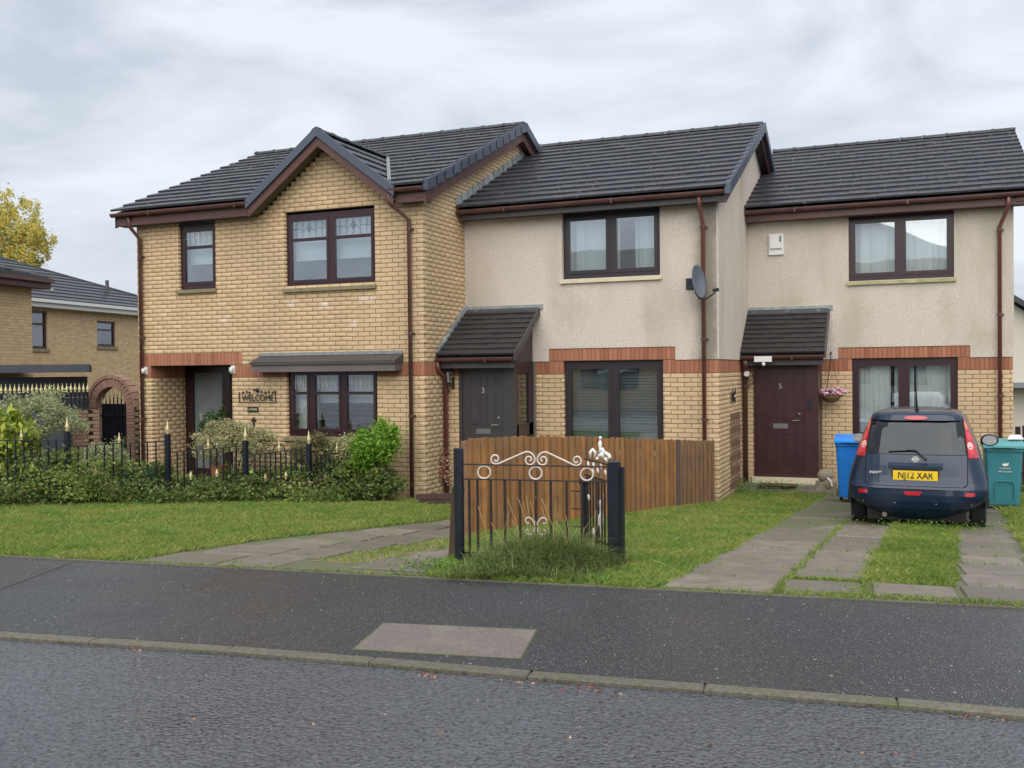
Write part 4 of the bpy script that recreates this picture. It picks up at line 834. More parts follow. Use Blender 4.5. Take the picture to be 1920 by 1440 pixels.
MB().box(-1.63, -1.57, YQ+.081, YC-.001, -.4, 1.80).build('porch_side', m_door5, HC)
MB().prism([(-1.60, YQ, 1.801), (-1.60, YC-.014, 1.801), (-1.60, YC-.014, 2.62), (-1.60, YQ, 2.1)], (-.03, 0, 0)).build('porch_cheek', m_door5, HC)
MB().box(-1.74, -1.68, YQ-.035, YQ-.012, .98, 1.16).build('entry_keypad', m_black, HC)
canopy(HC, XC0+.015, -1.44, 17.88, YC, 1.97, 2.76, 9, 'c')
pipe(HC, [(-2.80, 17.86, 1.86), (-2.80, 17.9, 1.74), (-2.84, 18.1, 1.60), (-2.84, 18.1, -.45)], r=.045, brackets=(1.4,))
MB().box(-2.72, -1.5, YQ-.13, YQ+.1, -.37, -.262).build('threshold', m_cream, HC)
st = MB().box(-2.95, -1.3, 17.55, 18.08, -.60, -.42).box(-2.85, -1.35, 17.75, 18.12, -.42, -.36).build('door_step', m_slab, HC)
MB().box(-2.55, -1.9, 17.62, 17.98, -.358, -.345).build('doormat', M('doormat', (.10, .05, .035), 1), HC)
# things on C
t = thing('alarm_box', (-2.36, YC, 4.03), 'white burglar alarm box high on the roughcast wall of the right house', 'alarm box')
x0, x1, z0, z1 = -2.49, -2.22, 3.83, 4.22
MB().box(x0, x1, YC-.06, YC-.013, z0, z1).build('back_plate', m_whitep, t); MB().prism([(x0+.03, YC-.061, z0+.09), (x0+.03, YC-.10, z0+.12), (x0+.03, YC-.10, z1-.03), (x0+.03, YC-.061, z1-.02)], (x1-x0-.06, 0, 0)).build('cover', m_whitep, t)
MB().box(x1-.07, x1-.04, YC-.103, YC-.1005, z1-.16, z1-.05).build('lens', M('blue_lens', (.1, .13, .2), .2), t)
t = thing('security_light', (-2.5, 17.9, 1.88), 'white security light with sensor hung under the gutter over the maroon door', 'lamp')
MB().box(-2.62, -2.32, 17.72, 17.80, 1.83, 1.93).build('lamp_body', m_whitep, t); MB().sph((-2.46, 17.74, 1.79), .035).build('sensor', m_whitep, t)
t = thing('round_wall_light', (-2.79, YQ, 1.62), 'round white light with hanging cable on the brick pier by the maroon door', 'lamp')
MB().lathe((-2.79, 17.98, 1.62), [(.05, -.03), (.055, 0), (.03, .03)], 14, 'y').build('lamp_glass', m_whitep, t); MB().tube([(-2.79, 18.02, 1.60), (-2.78, 18.1, 1.50), (-2.73, 18.14, 1.42), (-2.68, 18.14, 1.5), (-2.72, 18.16, 1.6)], .008, 5).build('cable', m_black, t)
# ================================================================== VEGETATION HELPERS
def leafset(C, size, asp=.5, up=None, jit=1., fold=True):
    """C (n,3) leaf centres -> rhombus leaves of random pose"""
    n = len(C); a = rng.normal(size=(n, 3)); a[:, 2] *= .7
    if up is not None: a = a*jit+up
    a /= np.linalg.norm(a, axis=1)[:, None]; r = rng.normal(size=(n, 3)); b = np.cross(a, r); b /= np.linalg.norm(b, axis=1)[:, None]
    L = size*rng.uniform(.6, 1.3, (n, 1)); Wd = L*asp
    V = np.stack([C-a*L/2, C+b*Wd/2, C+a*L/2, C-b*Wd/2], 1); return V.reshape(-1, 3)
def clumpy(c, r, n, k, spread, low=-.5, inner=.55):
    """n points in k clumps over an ellipsoid c, r"""
    u = rng.normal(size=(k, 3)); u /= np.linalg.norm(u, axis=1)[:, None]; u = u[u[:, 2] > low]; k = len(u)
    rad = rng.uniform(inner, 1.0, (k, 1)); ctr = u*rad; idx = rng.integers(0, k, n); p = ctr[idx]+rng.normal(size=(n, 3))*spread*rng.uniform(.5, 1.3, (k, 1))[idx]
    return np.array(c)+p*np.array(r)
def bush(name, label, cat, px, py, Y, rx, ry, mat, n, leaf, asp=.5, k=60, spread=.16, dy=None, group=None, stems=True, low=-.6, inner=.55, up=None):
    c = atY(px, py, Y); z = (c-EYE)@FW; s = z/FOC; R = (rx*s, (dy or rx*s), ry*s); g = G(c[0], c[1])
    t = thing(name, (c[0], c[1], g), label, cat, group)
    C_ = clumpy(c, R, n, k, spread, low, inner); C_ = C_[C_[:, 2] > g+.01]
    npmesh('foliage', leafset(C_, leaf, asp, up), 4, mat, t)
    if stems:
        mb = MB()
        for i in range(14):
            q = C_[rng.integers(0, len(C_))]; m_ = (c+q)/2; mb.tube([(c[0]+rng.normal()*.04, c[1]+rng.normal()*.04, g-.05), (m_[0], m_[1], (g+q[2])/2), tuple(q)], [.014, .01, .004], 5)
        mb.build('stem', M('bush_bark', (.10, .065, .04), .9), t)
    return t
def inpoly(P, X, Y):
    ins = np.zeros(len(X), bool); n = len(P)
    for i in range(n):
        x0, y0 = P[i][:2]; x1, y1 = P[(i+1) % n][:2]; c = ((y0 > Y) != (y1 > Y)) & (X < (x1-x0)*(Y-y0)/(y1-y0+1e-12)+x0); ins ^= c
    return ins
def blades(X, Y, Z, h, w, lean=.5, seg=1, curl=None):
    n = len(X); a = rng.uniform(0, 2*pi, n); L = h*rng.uniform(.5, 1.35, n); ln = np.abs(rng.normal(0, lean, n)); d = rng.uniform(0, 2*pi, n)
    base = np.stack([X, Y, Z], 1); wv = np.stack([np.cos(a), np.sin(a), 0*a], 1)*(w*rng.uniform(.6, 1.3, n))[:, None]/2
    tip = base+np.stack([np.cos(d)*ln*L, np.sin(d)*ln*L, L], 1); mid = base+np.stack([np.cos(d)*ln*L*.35, np.sin(d)*ln*L*.35, L*.6], 1)
    return np.stack([base-wv, base+wv, mid+wv*.8, tip], 1).reshape(-1, 3)
def lawn(name, label, P, dens, h, w, mat, mat2=None, hole=None, zoff=0):
    P = [tuple(p[:2]) for p in P]; x0, x1 = min(p[0] for p in P), max(p[0] for p in P); y0, y1 = min(p[1] for p in P), max(p[1] for p in P)
    N = int((x1-x0)*(y1-y0)*dens); X = rng.uniform(x0, x1, N); Y = rng.uniform(y0, y1, N); m = inpoly(P, X, Y)
    J = .05*np.sin(X*9+np.cos(Y*7)*2)+.035*np.sin(X*23+Y*17); m &= inpoly(P, X+J, Y+J*.8)
    for hp in (hole or []): m &= ~inpoly(hp, X, Y)
    # uneven growth
    pn = np.sin(X*3.3+2*np.sin(Y*2.7+X))*np.sin(Y*4.1+2*np.cos(X*2.9-Y)); m &= rng.random(N) < .9+.1*pn
    X, Y, pn = X[m], Y[m], pn[m]; Z = gz(X, Y)+zoff
    o = npmesh(name, blades(X, Y, Z, h*(1+.18*pn+.5*(rng.random(len(X)) > .97)), w, .7), 4, mat); tag(o, label, 'grass', None, 'stuff'); return o

# grass
roadside = lambda x: np.interp(x, [A0[0], B0[0]], [A0[1], B0[1]])
L1 = [(-13.5, 5.95), (-7.9, 6.62), (-6.62, 6.8), (-6.46, 8.7), (-5.61, 11.49), (-5.05, 13.6), (-4.9, 15.7), (-6.1, 15.7), (-6.1, 14.9), (-7.38, 14.9), (-7.38, 14.15), (-13.5, 14.15)]
lawn('front_lawn', 'mown green lawn between the ivy hedge and the pavement, left of the slab path', L1, 6500, .042, .0065, m_grass)
L2 = [(-3.75, 7.12), (-1.80, 7.36), (-1.66, 10), (-1.45, 16.4), (-1.35, 17.5), (-2.88, 17.9), (-2.9, 15.8), (-4.6, 10.0), (-4.1, 8.5)]
lawn('side_lawn', 'long green grass between the timber fence and the slab driveway', L2, 8500, .046, .006, m_grass)
L3 = [(-.38, 8.28), (.32, 8.36), (.50, 13.2), (.54, 16.4), (-.18, 16.4), (-.36, 9.5)]
lawn('driveway_grass_strip', 'yellowish grass strip running up the middle of the driveway under the car', L3, 10000, .038, .006, m_grass2)
L4 = [(.92, 7.72), (3.5, 8.0), (3.5, 18.6), (1.62, 18.6), (1.2, 16.5), (1.06, 12)]
lawn('right_lawn', 'green grass right of the driveway, below the teal bin', L4, 6500, .06, .007, m_grass)
L5 = [(-6.6, 6.62), (-3.8, 7.0), (-1.6, 7.27), (2.5, 7.75), (2.5, 7.86), (-1.6, 7.4), (-3.8, 7.14), (-6.6, 6.74)]
L5 = [(-6.6, 6.78), (-3.8, 7.09), (-1.6, 7.34), (2.5, 7.82), (2.5, 7.92), (-1.0, 7.50), (-3.8, 7.20), (-6.6, 6.86)]
lawn('verge_grass', 'thin fringe of yellow-green grass along the back edge of the pavement', L5, 5200, .028, .007, m_grass2)
dirt = [(-5.16, 7.55), (-4.66, 7.55), (-4.25, 9.6), (-4.7, 9.7)]
gpoly('bare_earth', M('dry_earth', (.24, .17, .10), 1, c2=(.15, .16, .06), nscale=7), None, .004, drvB, world=dirt)
lawn('worn_grass_patch', 'worn yellowish grass and earth patch between the path slabs by the black post', dirt, 1300, .035, .012, m_grass2)
# tufts in the slab joints
X = []; Y = []
for k in range(15):
    y = 7.5+.66*k
    if y < 13.5: xs = rng.uniform(-1.8, -.4, 60); X += list(xs); Y += list(y+.07*(xs+1)+rng.normal(0, .012, 60)); xs = rng.uniform(.4, .95, 30); X += list(xs); Y += list(y+.25+.05*xs+rng.normal(0, .012, 30))
ys = rng.uniform(7.5, 13.5, 900); X += list(-.985+.03*(ys-7.5)+rng.normal(0, .018, 900)); Y += list(ys)
ys = rng.uniform(7.5, 11, 1200); X += list(-.38+.02*(ys-7.5)+rng.normal(0, .05, 1200)); Y += list(ys)
xs = rng.uniform(-1.0, .9, 900); X += list(xs); Y += list(7.56+.11*(xs+1)+rng.normal(0, .03, 900))
xs = rng.uniform(-.95, -.35, 700); X += list(xs); Y += list(8.24+.07*(xs+1)+rng.normal(0, .02, 700))
for k in range(9):
    y = 7.05+.64*k; l = np.interp(y, [6.9, 13.6], [-6.62, -5.0]); xs = rng.uniform(l, l+1.5, 50); X += list(xs); Y += list(y+.07*(xs-l)+rng.normal(0, .012, 50))
X, Y = np.array(X), np.array(Y); tag(npmesh('joint_grass', blades(X, Y, gz(X, Y)+.012, .028, .007, .8), 4, m_grass2), 'short grass growing in the joints between the driveway slabs', 'grass', None, 'stuff')

# ================================================================== RAILINGS AND HEDGE
RL = thing('garden_railings', (-10.4, 12.3, -.3), 'black iron garden railings with gold spear finials rising from the ivy hedge', 'railings')
posts = []
for x, y, Yp in ((-215, 800, 9.1), (-60, 804, 10.2), (126, 809, 11.2), (314, 814, 12.1), (460, 826, 12.7), (579, 832.5, 13.2), (680, 835, 13.6)):
    p = atY(x, y, Yp); posts.append(p)
def finial(mb, p, s=1.):
    mb.lathe(tuple(p), [(.018*s, 0), (.024*s, .02*s), (.018*s, .035*s), (.034*s, .06*s), (.030*s, .09*s), (.012*s, .15*s), (.004*s, .215*s)], 8)
for p in posts:
    MB().box(p[0]-.034, p[0]+.034, p[1]-.034, p[1]+.034, G(p[0], p[1])-.1, p[2]).build('post', m_black, RL); mb = MB(); finial(mb, p); mb.build('finial', m_gold, RL, smooth=True)
railpx = [((-200, 826), (-65, 826)), ((-50, 826), (120, 826)), ((130, 837), (308, 827)), ((320, 848.7), (455, 836)), ((468, 853.7), (574, 840.5)), ((585, 855), (675, 844))]
for i, ((xa, ya), (xb, yb)) in enumerate(railpx):
    P0, P1 = posts[i], posts[i+1]; a = atY(xa, ya, P0[1]+.03); b = atY(xb, yb, P1[1]-.03); MB().bar(a, b, .03, .012).build('top_rail', m_black, RL); MB().bar(a-(0, 0, .78), b-(0, 0, .78), .03, .012).build('bottom_rail', m_black, RL)
    n = 11
    for k in range(1, n):
        f = k/n; q = a*(1-f)+b*f; MB().box(q[0]-.008, q[0]+.008, q[1]-.008, q[1]+.008, G(q[0], q[1])-.02, q[2]).build('bar', m_black, RL)
        if k in (3, 7): 
            mb = MB(); finial(mb, q-(0, 0, .46), .85); mb.build('gold_basket', m_gold, RL, smooth=True)
    q = a*.48+b*.52; d = (b-a)/np.linalg.norm(b-a)
    MB().tube([q+d*.09*cos(t)*1.0+np.array([0, 0, .12*sin(t)]) for t in np.linspace(pi, 0, 9)], .009, 5).build('hoop', m_black, RL); mb = MB(); finial(mb, q+(0, 0, .0), .8); mb.build('finial', m_gold, RL, smooth=True)
m_ivy = leafmat('ivy_leaves', [(.05, .11, .03), (.11, .19, .035), (.07, .15, .03), (.32, .36, .10), (.055, .12, .03), (.16, .22, .05), (.26, .16, .07)], c2=(.12, .17, .05), nscale=2.5)
t = thing('ivy_hedge', (-10.2, 12, -.25), 'low dark green ivy hedge growing along the foot of the railings', 'hedge')
C_ = []
for i in range(len(posts)-1):
    P0, P1 = posts[i], posts[i+1]; L_ = np.hypot(*(P1-P0)[:2]); k = int(L_*46)
    for j in range(k):
        f = random.random(); p = P0*(1-f)+P1*f; nn = np.array([(P1-P0)[1], -(P1-P0)[0], 0])/L_; o = p+nn*random.uniform(-.30, .55); g = G(o[0], o[1]); hmax = (.58 if i < 3 else .36)*(.85+.35*sin(o[0]*3.1)+.25*sin(o[0]*7.3+1))+(.15 if random.random() < .08 else 0)
        o = np.array([o[0], o[1], g+.02+random.random()**1.1*hmax*(1-.4*abs(random.gauss(0, .5)))]); C_.append(o+rng.normal(size=(75, 3))*np.array([.10, .10, .07]))
for (x, y, Y_, rx, ry) in ((30, 890, 10.9, 60, 50), (120, 900, 11.2, 62, 46), (205, 905, 11.5, 60, 42), (290, 905, 11.9, 55, 40), (370, 915, 12.2, 55, 34), (455, 915, 12.5, 60, 36), (540, 905, 12.8, 60, 44), (625, 900, 13.1, 55, 46), (695, 895, 13.4, 46, 52)):
    c_ = atY(x, y-random.uniform(-8, 10), Y_+.38); sc = ((c_-EYE)@FW)/FOC; C_.append(clumpy(c_, (rx*sc*random.uniform(.8, 1.1), .24, ry*sc*random.uniform(.75, 1.05)), 4200, 32, .20, -.7, .35))
C_ = np.concatenate(C_); C_ = C_[C_[:, 2] > gz(C_[:, 0], C_[:, 1])]; sel = np.sin(C_[:, 0]*5.3+C_[:, 2]*9)+np.sin(C_[:, 0]*2.1+1)+rng.normal(0, .5, len(C_)) > 1.15; npmesh('foliage', leafset(C_[~sel], .055, .65), 4, m_ivy, t); npmesh('foliage', leafset(C_[sel], .062, .6), 4, leafmat('ivy_fresh_leaves', [(.20, .30, .05), (.30, .36, .09), (.14, .24, .04), (.36, .38, .14)]), t)
mb = MB()
for i in range(60):
    f = random.random()*(len(posts)-1); k = int(f); p = posts[k]*(1-f+k)+posts[k+1]*(f-k); g = G(p[0], p[1]); mb.tube([(p[0], p[1]-.1, g-.02), (p[0]+rng.normal()*.1, p[1]-.15, g+.2), (p[0]+rng.normal()*.25, p[1]-.2+rng.normal()*.1, g+.42)], [.012, .008, .004], 4)
mb.build('stem', M('bush_bark', (.10, .065, .04), .9), t)
m_vari = leafmat('variegated_leaves', [(.42, .48, .05), (.20, .30, .05), (.55, .56, .10), (.12, .2, .04), (.35, .45, .05)])
m_sage = leafmat('sage_leaves', [(.30, .34, .17), (.42, .45, .26), (.22, .28, .13), (.36, .38, .21)], trans=.2)
m_sage2 = leafmat('sage_leaves_warm', [(.33, .34, .15), (.46, .46, .25), (.28, .24, .13), (.38, .39, .19)], trans=.2)
m_heath = leafmat('heather_leaves', [(.16, .17, .06), (.24, .20, .09), (.12, .16, .06), (.20, .13, .08)], trans=.2)
m_lime = leafmat('lime_leaves', [(.16, .32, .03), (.26, .44, .05), (.12, .25, .03), (.20, .38, .04)])
m_conif = leafmat('blue_conifer_leaves', [(.06, .12, .08), (.09, .16, .11), (.05, .10, .06)], trans=.15)
m_dkgr = leafmat('dark_leaves', [(.03, .07, .02), (.06, .12, .03), (.045, .09, .025)], trans=.2)
bush('variegated_shrub', 'yellow-green variegated shrub with broad leaves at the left edge behind the railings', 'shrub', 0, 842, 11.35, 66, 76, m_vari, 3600, .13, .55, k=70, spread=.12, group=None)
bush('sage_shrub', 'large rounded grey-green shrub behind the variegated one, in front of the dark gates', 'shrub', 70, 792, 12.6, 84, 60, m_sage, 15000, .045, .45, k=110, spread=.10)
bush('sage_shrub', 'small grey-green shrub behind railings below the brick archway', 'shrub', 195, 868, 12.3, 48, 46, m_sage, 7000, .045, .45, k=70, spread=.12)
bush('conifer_shrub', 'low bluish conifer spreading at the foot of the railings left of the recessed porch', 'shrub', 262, 902, 12.1, 58, 26, m_conif, 6500, .05, .25, k=50, spread=.14)
bush('domed_shrub', 'domed pale olive shrub in front of the recessed porch', 'shrub', 437, 832, 13.35, 74, 44, m_sage2, 15000, .045, .45, k=110, spread=.10)
bush('garden_shrub', 'brownish-green low shrub under the left side of ground floor window', 'shrub', 585, 850, 13.6, 44, 38, m_heath, 6500, .045, .4, k=60, spread=.14)
bush('garden_shrub', 'wispy grey-green shrub under the right side of ground floor window', 'shrub', 655, 845, 13.7, 40, 32, m_sage2, 6000, .045, .4, k=60, spread=.14)
bush('lime_bush', 'bright lime green bush between the ground floor window and the corner downpipe', 'bush', 708, 840, 13.62, 44, 54, m_lime, 6500, .07, .4, k=34, spread=.20, dy=.38)
bush('garden_shrub', 'dark green shrub at the right end of hedge beneath the lime green bush', 'shrub', 705, 910, 13.45, 50, 34, m_ivy, 5500, .06, .6, k=50, spread=.15, dy=.35)
for (x, y, Y_, lab) in ((350, 912, 12.9, 'patch of yellow-green groundcover behind railings near the porch step'), (520, 908, 13.3, 'green and russet groundcover behind the railings below the name plate')):
    bush('groundcover_plant', lab, 'plant', x, y, Y_, 70, 22, m_grass2 if x < 400 else m_heath, 5000, .05, .4, k=50, spread=.15, stems=False)
t = bush('potted_plant', 'dark green plant by the glass door inside the recessed porch', 'plant', 408, 800, 14.55, 24, 26, m_dkgr, 1500, .09, .35, k=20, spread=.25)
MB().lathe((*atY(408, 800, 14.55)[:2], -.27), [(.10, 0), (.15, .28), (.16, .30)], 12).build('pot', M('terracotta', (.3, .12, .07), .8), t)
bush('dried_climber', 'rust-brown dried climber clinging round the downpipe foot at the grey door porch', 'plant', 832, 885, 14.75, 17, 42, M('dead_leaves', (.3, .1, .06), .8, ramp=[(.25, .07, .05), (.42, .2, .12), (.5, .4, .3), (.2, .05, .04), (.34, .12, .06)]), 420, .05, .5, k=40, spread=.2, dy=.12, inner=.2, stems=False)
# tree beyond the roofs, left edge
c = EYE+ray(22, 440)*(46/FOC); t = thing('autumn_tree', (c[0], c[1], -.45), 'yellowing autumn tree rising behind the far left roofs', 'tree')
m_aut = leafmat('autumn_leaves', [(.50, .52, .16), (.76, .58, .14), (.40, .47, .15), (.60, .58, .20), (.85, .58, .14), (.46, .53, .19)], trans=.5)
s46 = 46/FOC
C1 = clumpy(c+np.array([-.4, 0, .1]), (58*s46, 1.6, 88*s46), 8000, 120, .085, -1, .3); C2 = clumpy(c+np.array([1.15, 0, -.6]), (40*s46, 1.3, 80*s46), 5500, 90, .085, -1, .3)
npmesh('crown', leafset(np.concatenate([C1, C2]), .13, .7), 4, m_aut, t)
mb = MB().tube([(c[0], c[1], -.6), (c[0]+.1, c[1], 3), (c[0], c[1], c[2]-1.5), (c[0]-.1, c[1], c[2]+.6)], [.22, .17, .1, .03], 8)
for k in range(16):
    z = c[2]-3+k*.25; a = random.uniform(0, 6.3); r = random.uniform(.5, 1.0); mb.tube([(c[0], c[1], z-1.2), (c[0]+cos(a)*r*.5, c[1]+sin(a)*r*.5, z-.7), (c[0]+cos(a)*r, c[1]+sin(a)*r, z+.0)], [.06, .035, .012], 5)
mb.build('trunk', M('tree_bark', (.10, .08, .06), .9), t)

# ================================================================== TIMBER FENCE
fa = atG(880, 1003)[:2]; fb = np.array([-2.97, 15.62]); fd = (fb-fa); FL = np.hypot(*fd); fd = fd/FL; fn = np.array([fd[1], -fd[0]])
TF = thing('timber_fence', (fa[0], fa[1], G(*fa)), 'orange-brown vertical board fence running from the black gate to the middle house', 'fence')
n = 88; PM2 = {}
for i in range(n):
    s = (i+.5)/n*FL; p = fa+fd*s+fn*(.022 if i % 2 else 0); zt = np.interp(s, [0, FL*.25, FL*.7, FL], [.965, .90, .70, .56])+random.uniform(-.012, .012); zb = G(p[0], p[1])-.06
    old = s > FL*.80; mb = MB(); hh = (zt-zb)/2
    w = .034+.003*random.random(); mb.ob((0, 0, 0), (fd[0], fd[1], 0), (random.uniform(-.006, .006), 0, 1), (fn[0], fn[1], 0), w, hh, .009)
    o = mb.build('board', m_fence2 if old else m_fence, TF); o.matrix_basis = Matrix.Translation((p[0], p[1], (zt+zb)/2))
for s in (0.02, FL*.27, FL*.53, FL*.8, FL*.985):
    p = fa+fd*s-fn*.06; MB().box(p[0]-.04, p[0]+.04, p[1]-.04, p[1]+.04, G(*p)-.1, np.interp(s, [0, FL], [.93, .53])).build('post', m_fence2, TF)
p = fa+fd*FL*.8+fn*.03; MB().ob((p[0], p[1], (.66+G(*p))/2), (fd[0], fd[1], 0), (0, 0, 1), (fn[0], fn[1], 0), .05, (.66-G(*p))/2, .02).build('post', M('grey_post', (.09, .075, .065), .9), TF)
for zz in (.28, .85):
    MB().bar((fa[0]-fn[0]*.03, fa[1]-fn[1]*.03, G(*fa)+zz), (fb[0]-fn[0]*.03, fb[1]-fn[1]*.03, G(*fb)+zz*.85), .035, .06).build('rail', m_fence2, TF)
# leaning timber post left of the black gate
p = atG(850, 1052); t = thing('timber_post', (p[0], p[1]+.05, p[2]), 'short dark timber post standing against the left side of the black gate post', 'post')
tz = atY(852, 903, p[1]+.05)[2]; MB().bar((p[0]-.02, p[1]+.06, p[2]-.1), (p[0]+.03, p[1]+.06, tz-.05), .09).build('stake', M('tarred_timber', (.035, .022, .018), .7, c2=(.12, .08, .04), nscale=5), t); MB().sph((p[0]+.03, p[1]+.06, tz-.05), (.045, .045, .05), 8, 6).build('rounded_top', M('tarred_timber', (.03, .02, .02)), t)
# brown timbers lying by the porch
t0 = atG(806, 944); t1 = atG(860, 928)
for k in range(2):
    o = thing('timber_sleeper', (t0[0], t0[1], t0[2]), ('upper' if k else 'lower')+' of two dark brown timbers lying at the grey door porch corner', 'timber')
    MB().bar((t0[0]-.05*k, t0[1]-.35+.0*k, t0[2]+.06+.085*k), (t0[0]+.95, t0[1]-.05, t0[2]+.09+.09*k), .10, .08).build('beam', M('dark_timber', (.075, .035, .03), .6, c2=(.05, .025, .022), nscale=9), o)

# ================================================================== BLACK GATES
ga = atG(862, 1057)[:2]; gb = atG(1153, 1063)[:2]; gd = (gb-ga)/np.hypot(*(gb-ga)); gn = np.array([gd[1], -gd[0]])
def onplane(x, y, A=None, N=None):
    A = ga if A is None else A; N = gn if N is None else N; d = ray(x, y); s = ((A[0]-EYE[0])*N[0]+(A[1]-EYE[1])*N[1])/(d[0]*N[0]+d[1]*N[1]); return EYE+d*s
Zx = lambda zx, zy: onplane(820+zx/4.234, 780+zy/4.235)
GT = thing('iron_gate', (ga[0], ga[1], G(*ga)), 'black iron gate panel with cream scrolls and three rings between two black posts', 'gate')
zl = onplane(862, 841)[2]; MB().lathe((ga[0], ga[1], -.1), [(.046, 0), (.046, zl+.1), (.038, zl+.105)], 14).build('post', m_black, GT, smooth=False)
zr = onplane(1153, 869)[2]; MB().box(gb[0]-.05, gb[0]+.05, gb[1]-.05, gb[1]+.05, -.12, zr).build('post', m_black, GT); MB().lathe((gb[0], gb[1], zr), [(.055, 0), (.058, .012), (.025, .026)], 14).build('post_cap', m_black, GT); MB().box(gb[0]+.062, gb[0]+.082, gb[1]+.0, gb[1]+.05, -.1, zr-.03).build('back_post', m_black, GT)
for zy0, zy1 in ((383, 404), (500, 522)): MB().bar(Zx(200, zy0), Zx(1365, zy1), .022, .012).build('rail', m_rust, GT)
zbot = onplane(1000, 1058)[2]
MB().bar(np.array([ga[0], ga[1], zbot+.1]), np.array([gb[0], gb[1], zbot+.08]), .02, .012).build('rail', m_rust, GT)
for zx in (252, 318, 424, 537, 655, 779, 900, 1025, 1145, 1262):
    a = Zx(zx, 505+(zx-200)*.018); MB().box(a[0]-.010, a[0]+.010, a[1]-.008, a[1]+.008, zbot, a[2]).build('bar', m_rust, GT)
for cx_, cy_, rr in ((371, 447, 50), (780, 453, 50), (1187, 463, 50)):
    MB().tube([Zx(cx_+rr*cos(t), cy_+rr*sin(t)) for t in np.linspace(0, 2*pi, 25)], .0085, 6, cap=False).build('ring', m_white, GT, smooth=True)
half = [(462, 345), (458, 355), (468, 362), (480, 352), (485, 335), (475, 317), (455, 311), (436, 320), (427, 343), (432, 365), (450, 380), (478, 382), (540, 355), (620, 320), (690, 290), (715, 285), (742, 293), (762, 312), (774, 338), (771, 362), (755, 382), (732, 388), (710, 378), (700, 356), (704, 335), (720, 323), (738, 326), (747, 340), (742, 353), (731, 355)]
low = [(728, 850), (714, 852), (702, 842), (699, 825), (708, 811), (725, 806), (745, 815), (762, 838), (774, 868), (782, 878), (774, 890), (762, 925), (745, 940), (722, 942), (705, 930), (702, 912), (714, 903), (727, 910)]
def smooth_pts(P, n=3):
    out = []
    for i in range(len(P)-1):
        p0, p1, p2, p3 = (np.array(P[max(0, min(len(P)-1, k))], float) for k in (i-1, i, i+1, i+2))
        for j in range(n): t = j/n; out.append(.5*((2*p1)+(-p0+p2)*t+(2*p0-5*p1+4*p2-p3)*t*t+(-p0+3*p1-3*p2+p3)*t**3))
    return out+[np.array(P[-1], float)]
for pts, mir in ((half, 784), (low, 782)):
    for f in (0, 1):
        MB().tube([Zx(2*mir-q[0] if f else q[0], q[1]+(.018*(2*(mir-q[0])) if f else 0)) for q in smooth_pts(pts)], .0085 if pts is half else .007, 6).build('scroll', m_white, GT, smooth=True)
# second leaf standing open
lb = atG(1098, 1045)[:2]; la = gb+np.array([-.08, .06]); ld = (lb-la)/np.hypot(*(lb-la)); lN = np.array([ld[1], -ld[0]]); LL = np.hypot(*(lb-la))
GL = thing('gate_leaf', (la[0], la[1], G(*la)), 'second narrow iron gate leaf, opened inwards beside the right black post, with white plaster-like finials', 'gate')
zt0, zt1 = onplane(1140, 871, la, lN)[2], onplane(1095, 860, lb, gn)[2]
P_ = lambda f, z: np.array([la[0]+ld[0]*LL*f, la[1]+ld[1]*LL*f, z])
MB().bar(P_(0, zt0), P_(1, zt1), .02, .012).build('rail', m_rust, GL); MB().bar(P_(0, zt0-.15), P_(1, zt1-.15), .02, .012).build('rail', m_rust, GL); MB().bar(P_(0, zt0-.72), P_(1, zt1-.72), .02, .012).build('rail', m_rust, GL)
for k in range(1, 8): f = k/8; q = P_(f, zt0-.15+(zt1-zt0)*f); MB().box(q[0]-.007, q[0]+.007, q[1]-.007, q[1]+.007, q[2]-.62, q[2]).build('bar', m_rust, GL)
MB().box(lb[0]-.03, lb[0]+.03, lb[1]-.03, lb[1]+.03, -.15, onplane(1098, 905, lb, gn)[2]).box(lb[0]-.05, lb[0]+.05, lb[1]-.03, lb[1]+.03, onplane(1098, 905, lb, gn)[2]-.01, onplane(1098, 902, lb, gn)[2]+.02).build('post', m_black, GL)
mid = la*.55+lb*.45+gn*.02; md = gd
def Wp(x, y): return onplane(x, y, mid, gn)
mb = MB().sph(tuple(Wp(1125.5, 821)), .016, 8, 6); mb.tube([Wp(1125.5, 824), Wp(1125, 832), Wp(1125, 842), Wp(1125, 850)], [.004, .020, .012, .016], 8); mb.build('finial', m_whitep, GL, smooth=True)
def blob(pts, r): 
    MB().tube([Wp(*q) for q in pts], [k*1.35 for k in r], 7).build('leaf_ornament', m_whitep, GL, smooth=True)
blob([(1107, 858), (1107, 848), (1111, 843), (1116, 848), (1114, 858)], [.006, .012, .014, .012, .006]); blob([(1128, 840), (1132, 848), (1130, 856)], [.012, .013, .008]); blob([(1122, 856), (1127, 852), (1132, 858)], [.012, .02, .010]); blob([(1134, 848), (1140, 853), (1143, 858)], [.012, .013, .008]); blob([(1140, 861), (1145, 853), (1146, 858)], [.008, .016, .008]); blob([(1134, 858), (1138, 866)], [.012, .008]); blob([(1118, 861), (1122, 858)], [.012, .010])
for (x, y) in ((1102, 870), (1112, 872), (1120, 882), (1134, 886), (1111, 884), (1126, 874), (1103, 932), (1132, 930)): blob([(x, y-5), (x+1, y), (x+1.5, y+6)], [.004, .009, .007])
blob([(1113, 990), (1113, 998), (1114, 1006)], [.004, .009, .007])
mb = MB().tube([Wp(1125, 938), Wp(1125, 944), Wp(1125, 953), Wp(1125.5, 962), Wp(1125, 975), Wp(1125, 988), Wp(1125.5, 998), Wp(1126, 1003)], [.024, .028, .018, .028, .034, .025, .016, .022], 9); mb.build('baluster_ornament', m_whitep, GL, smooth=True)
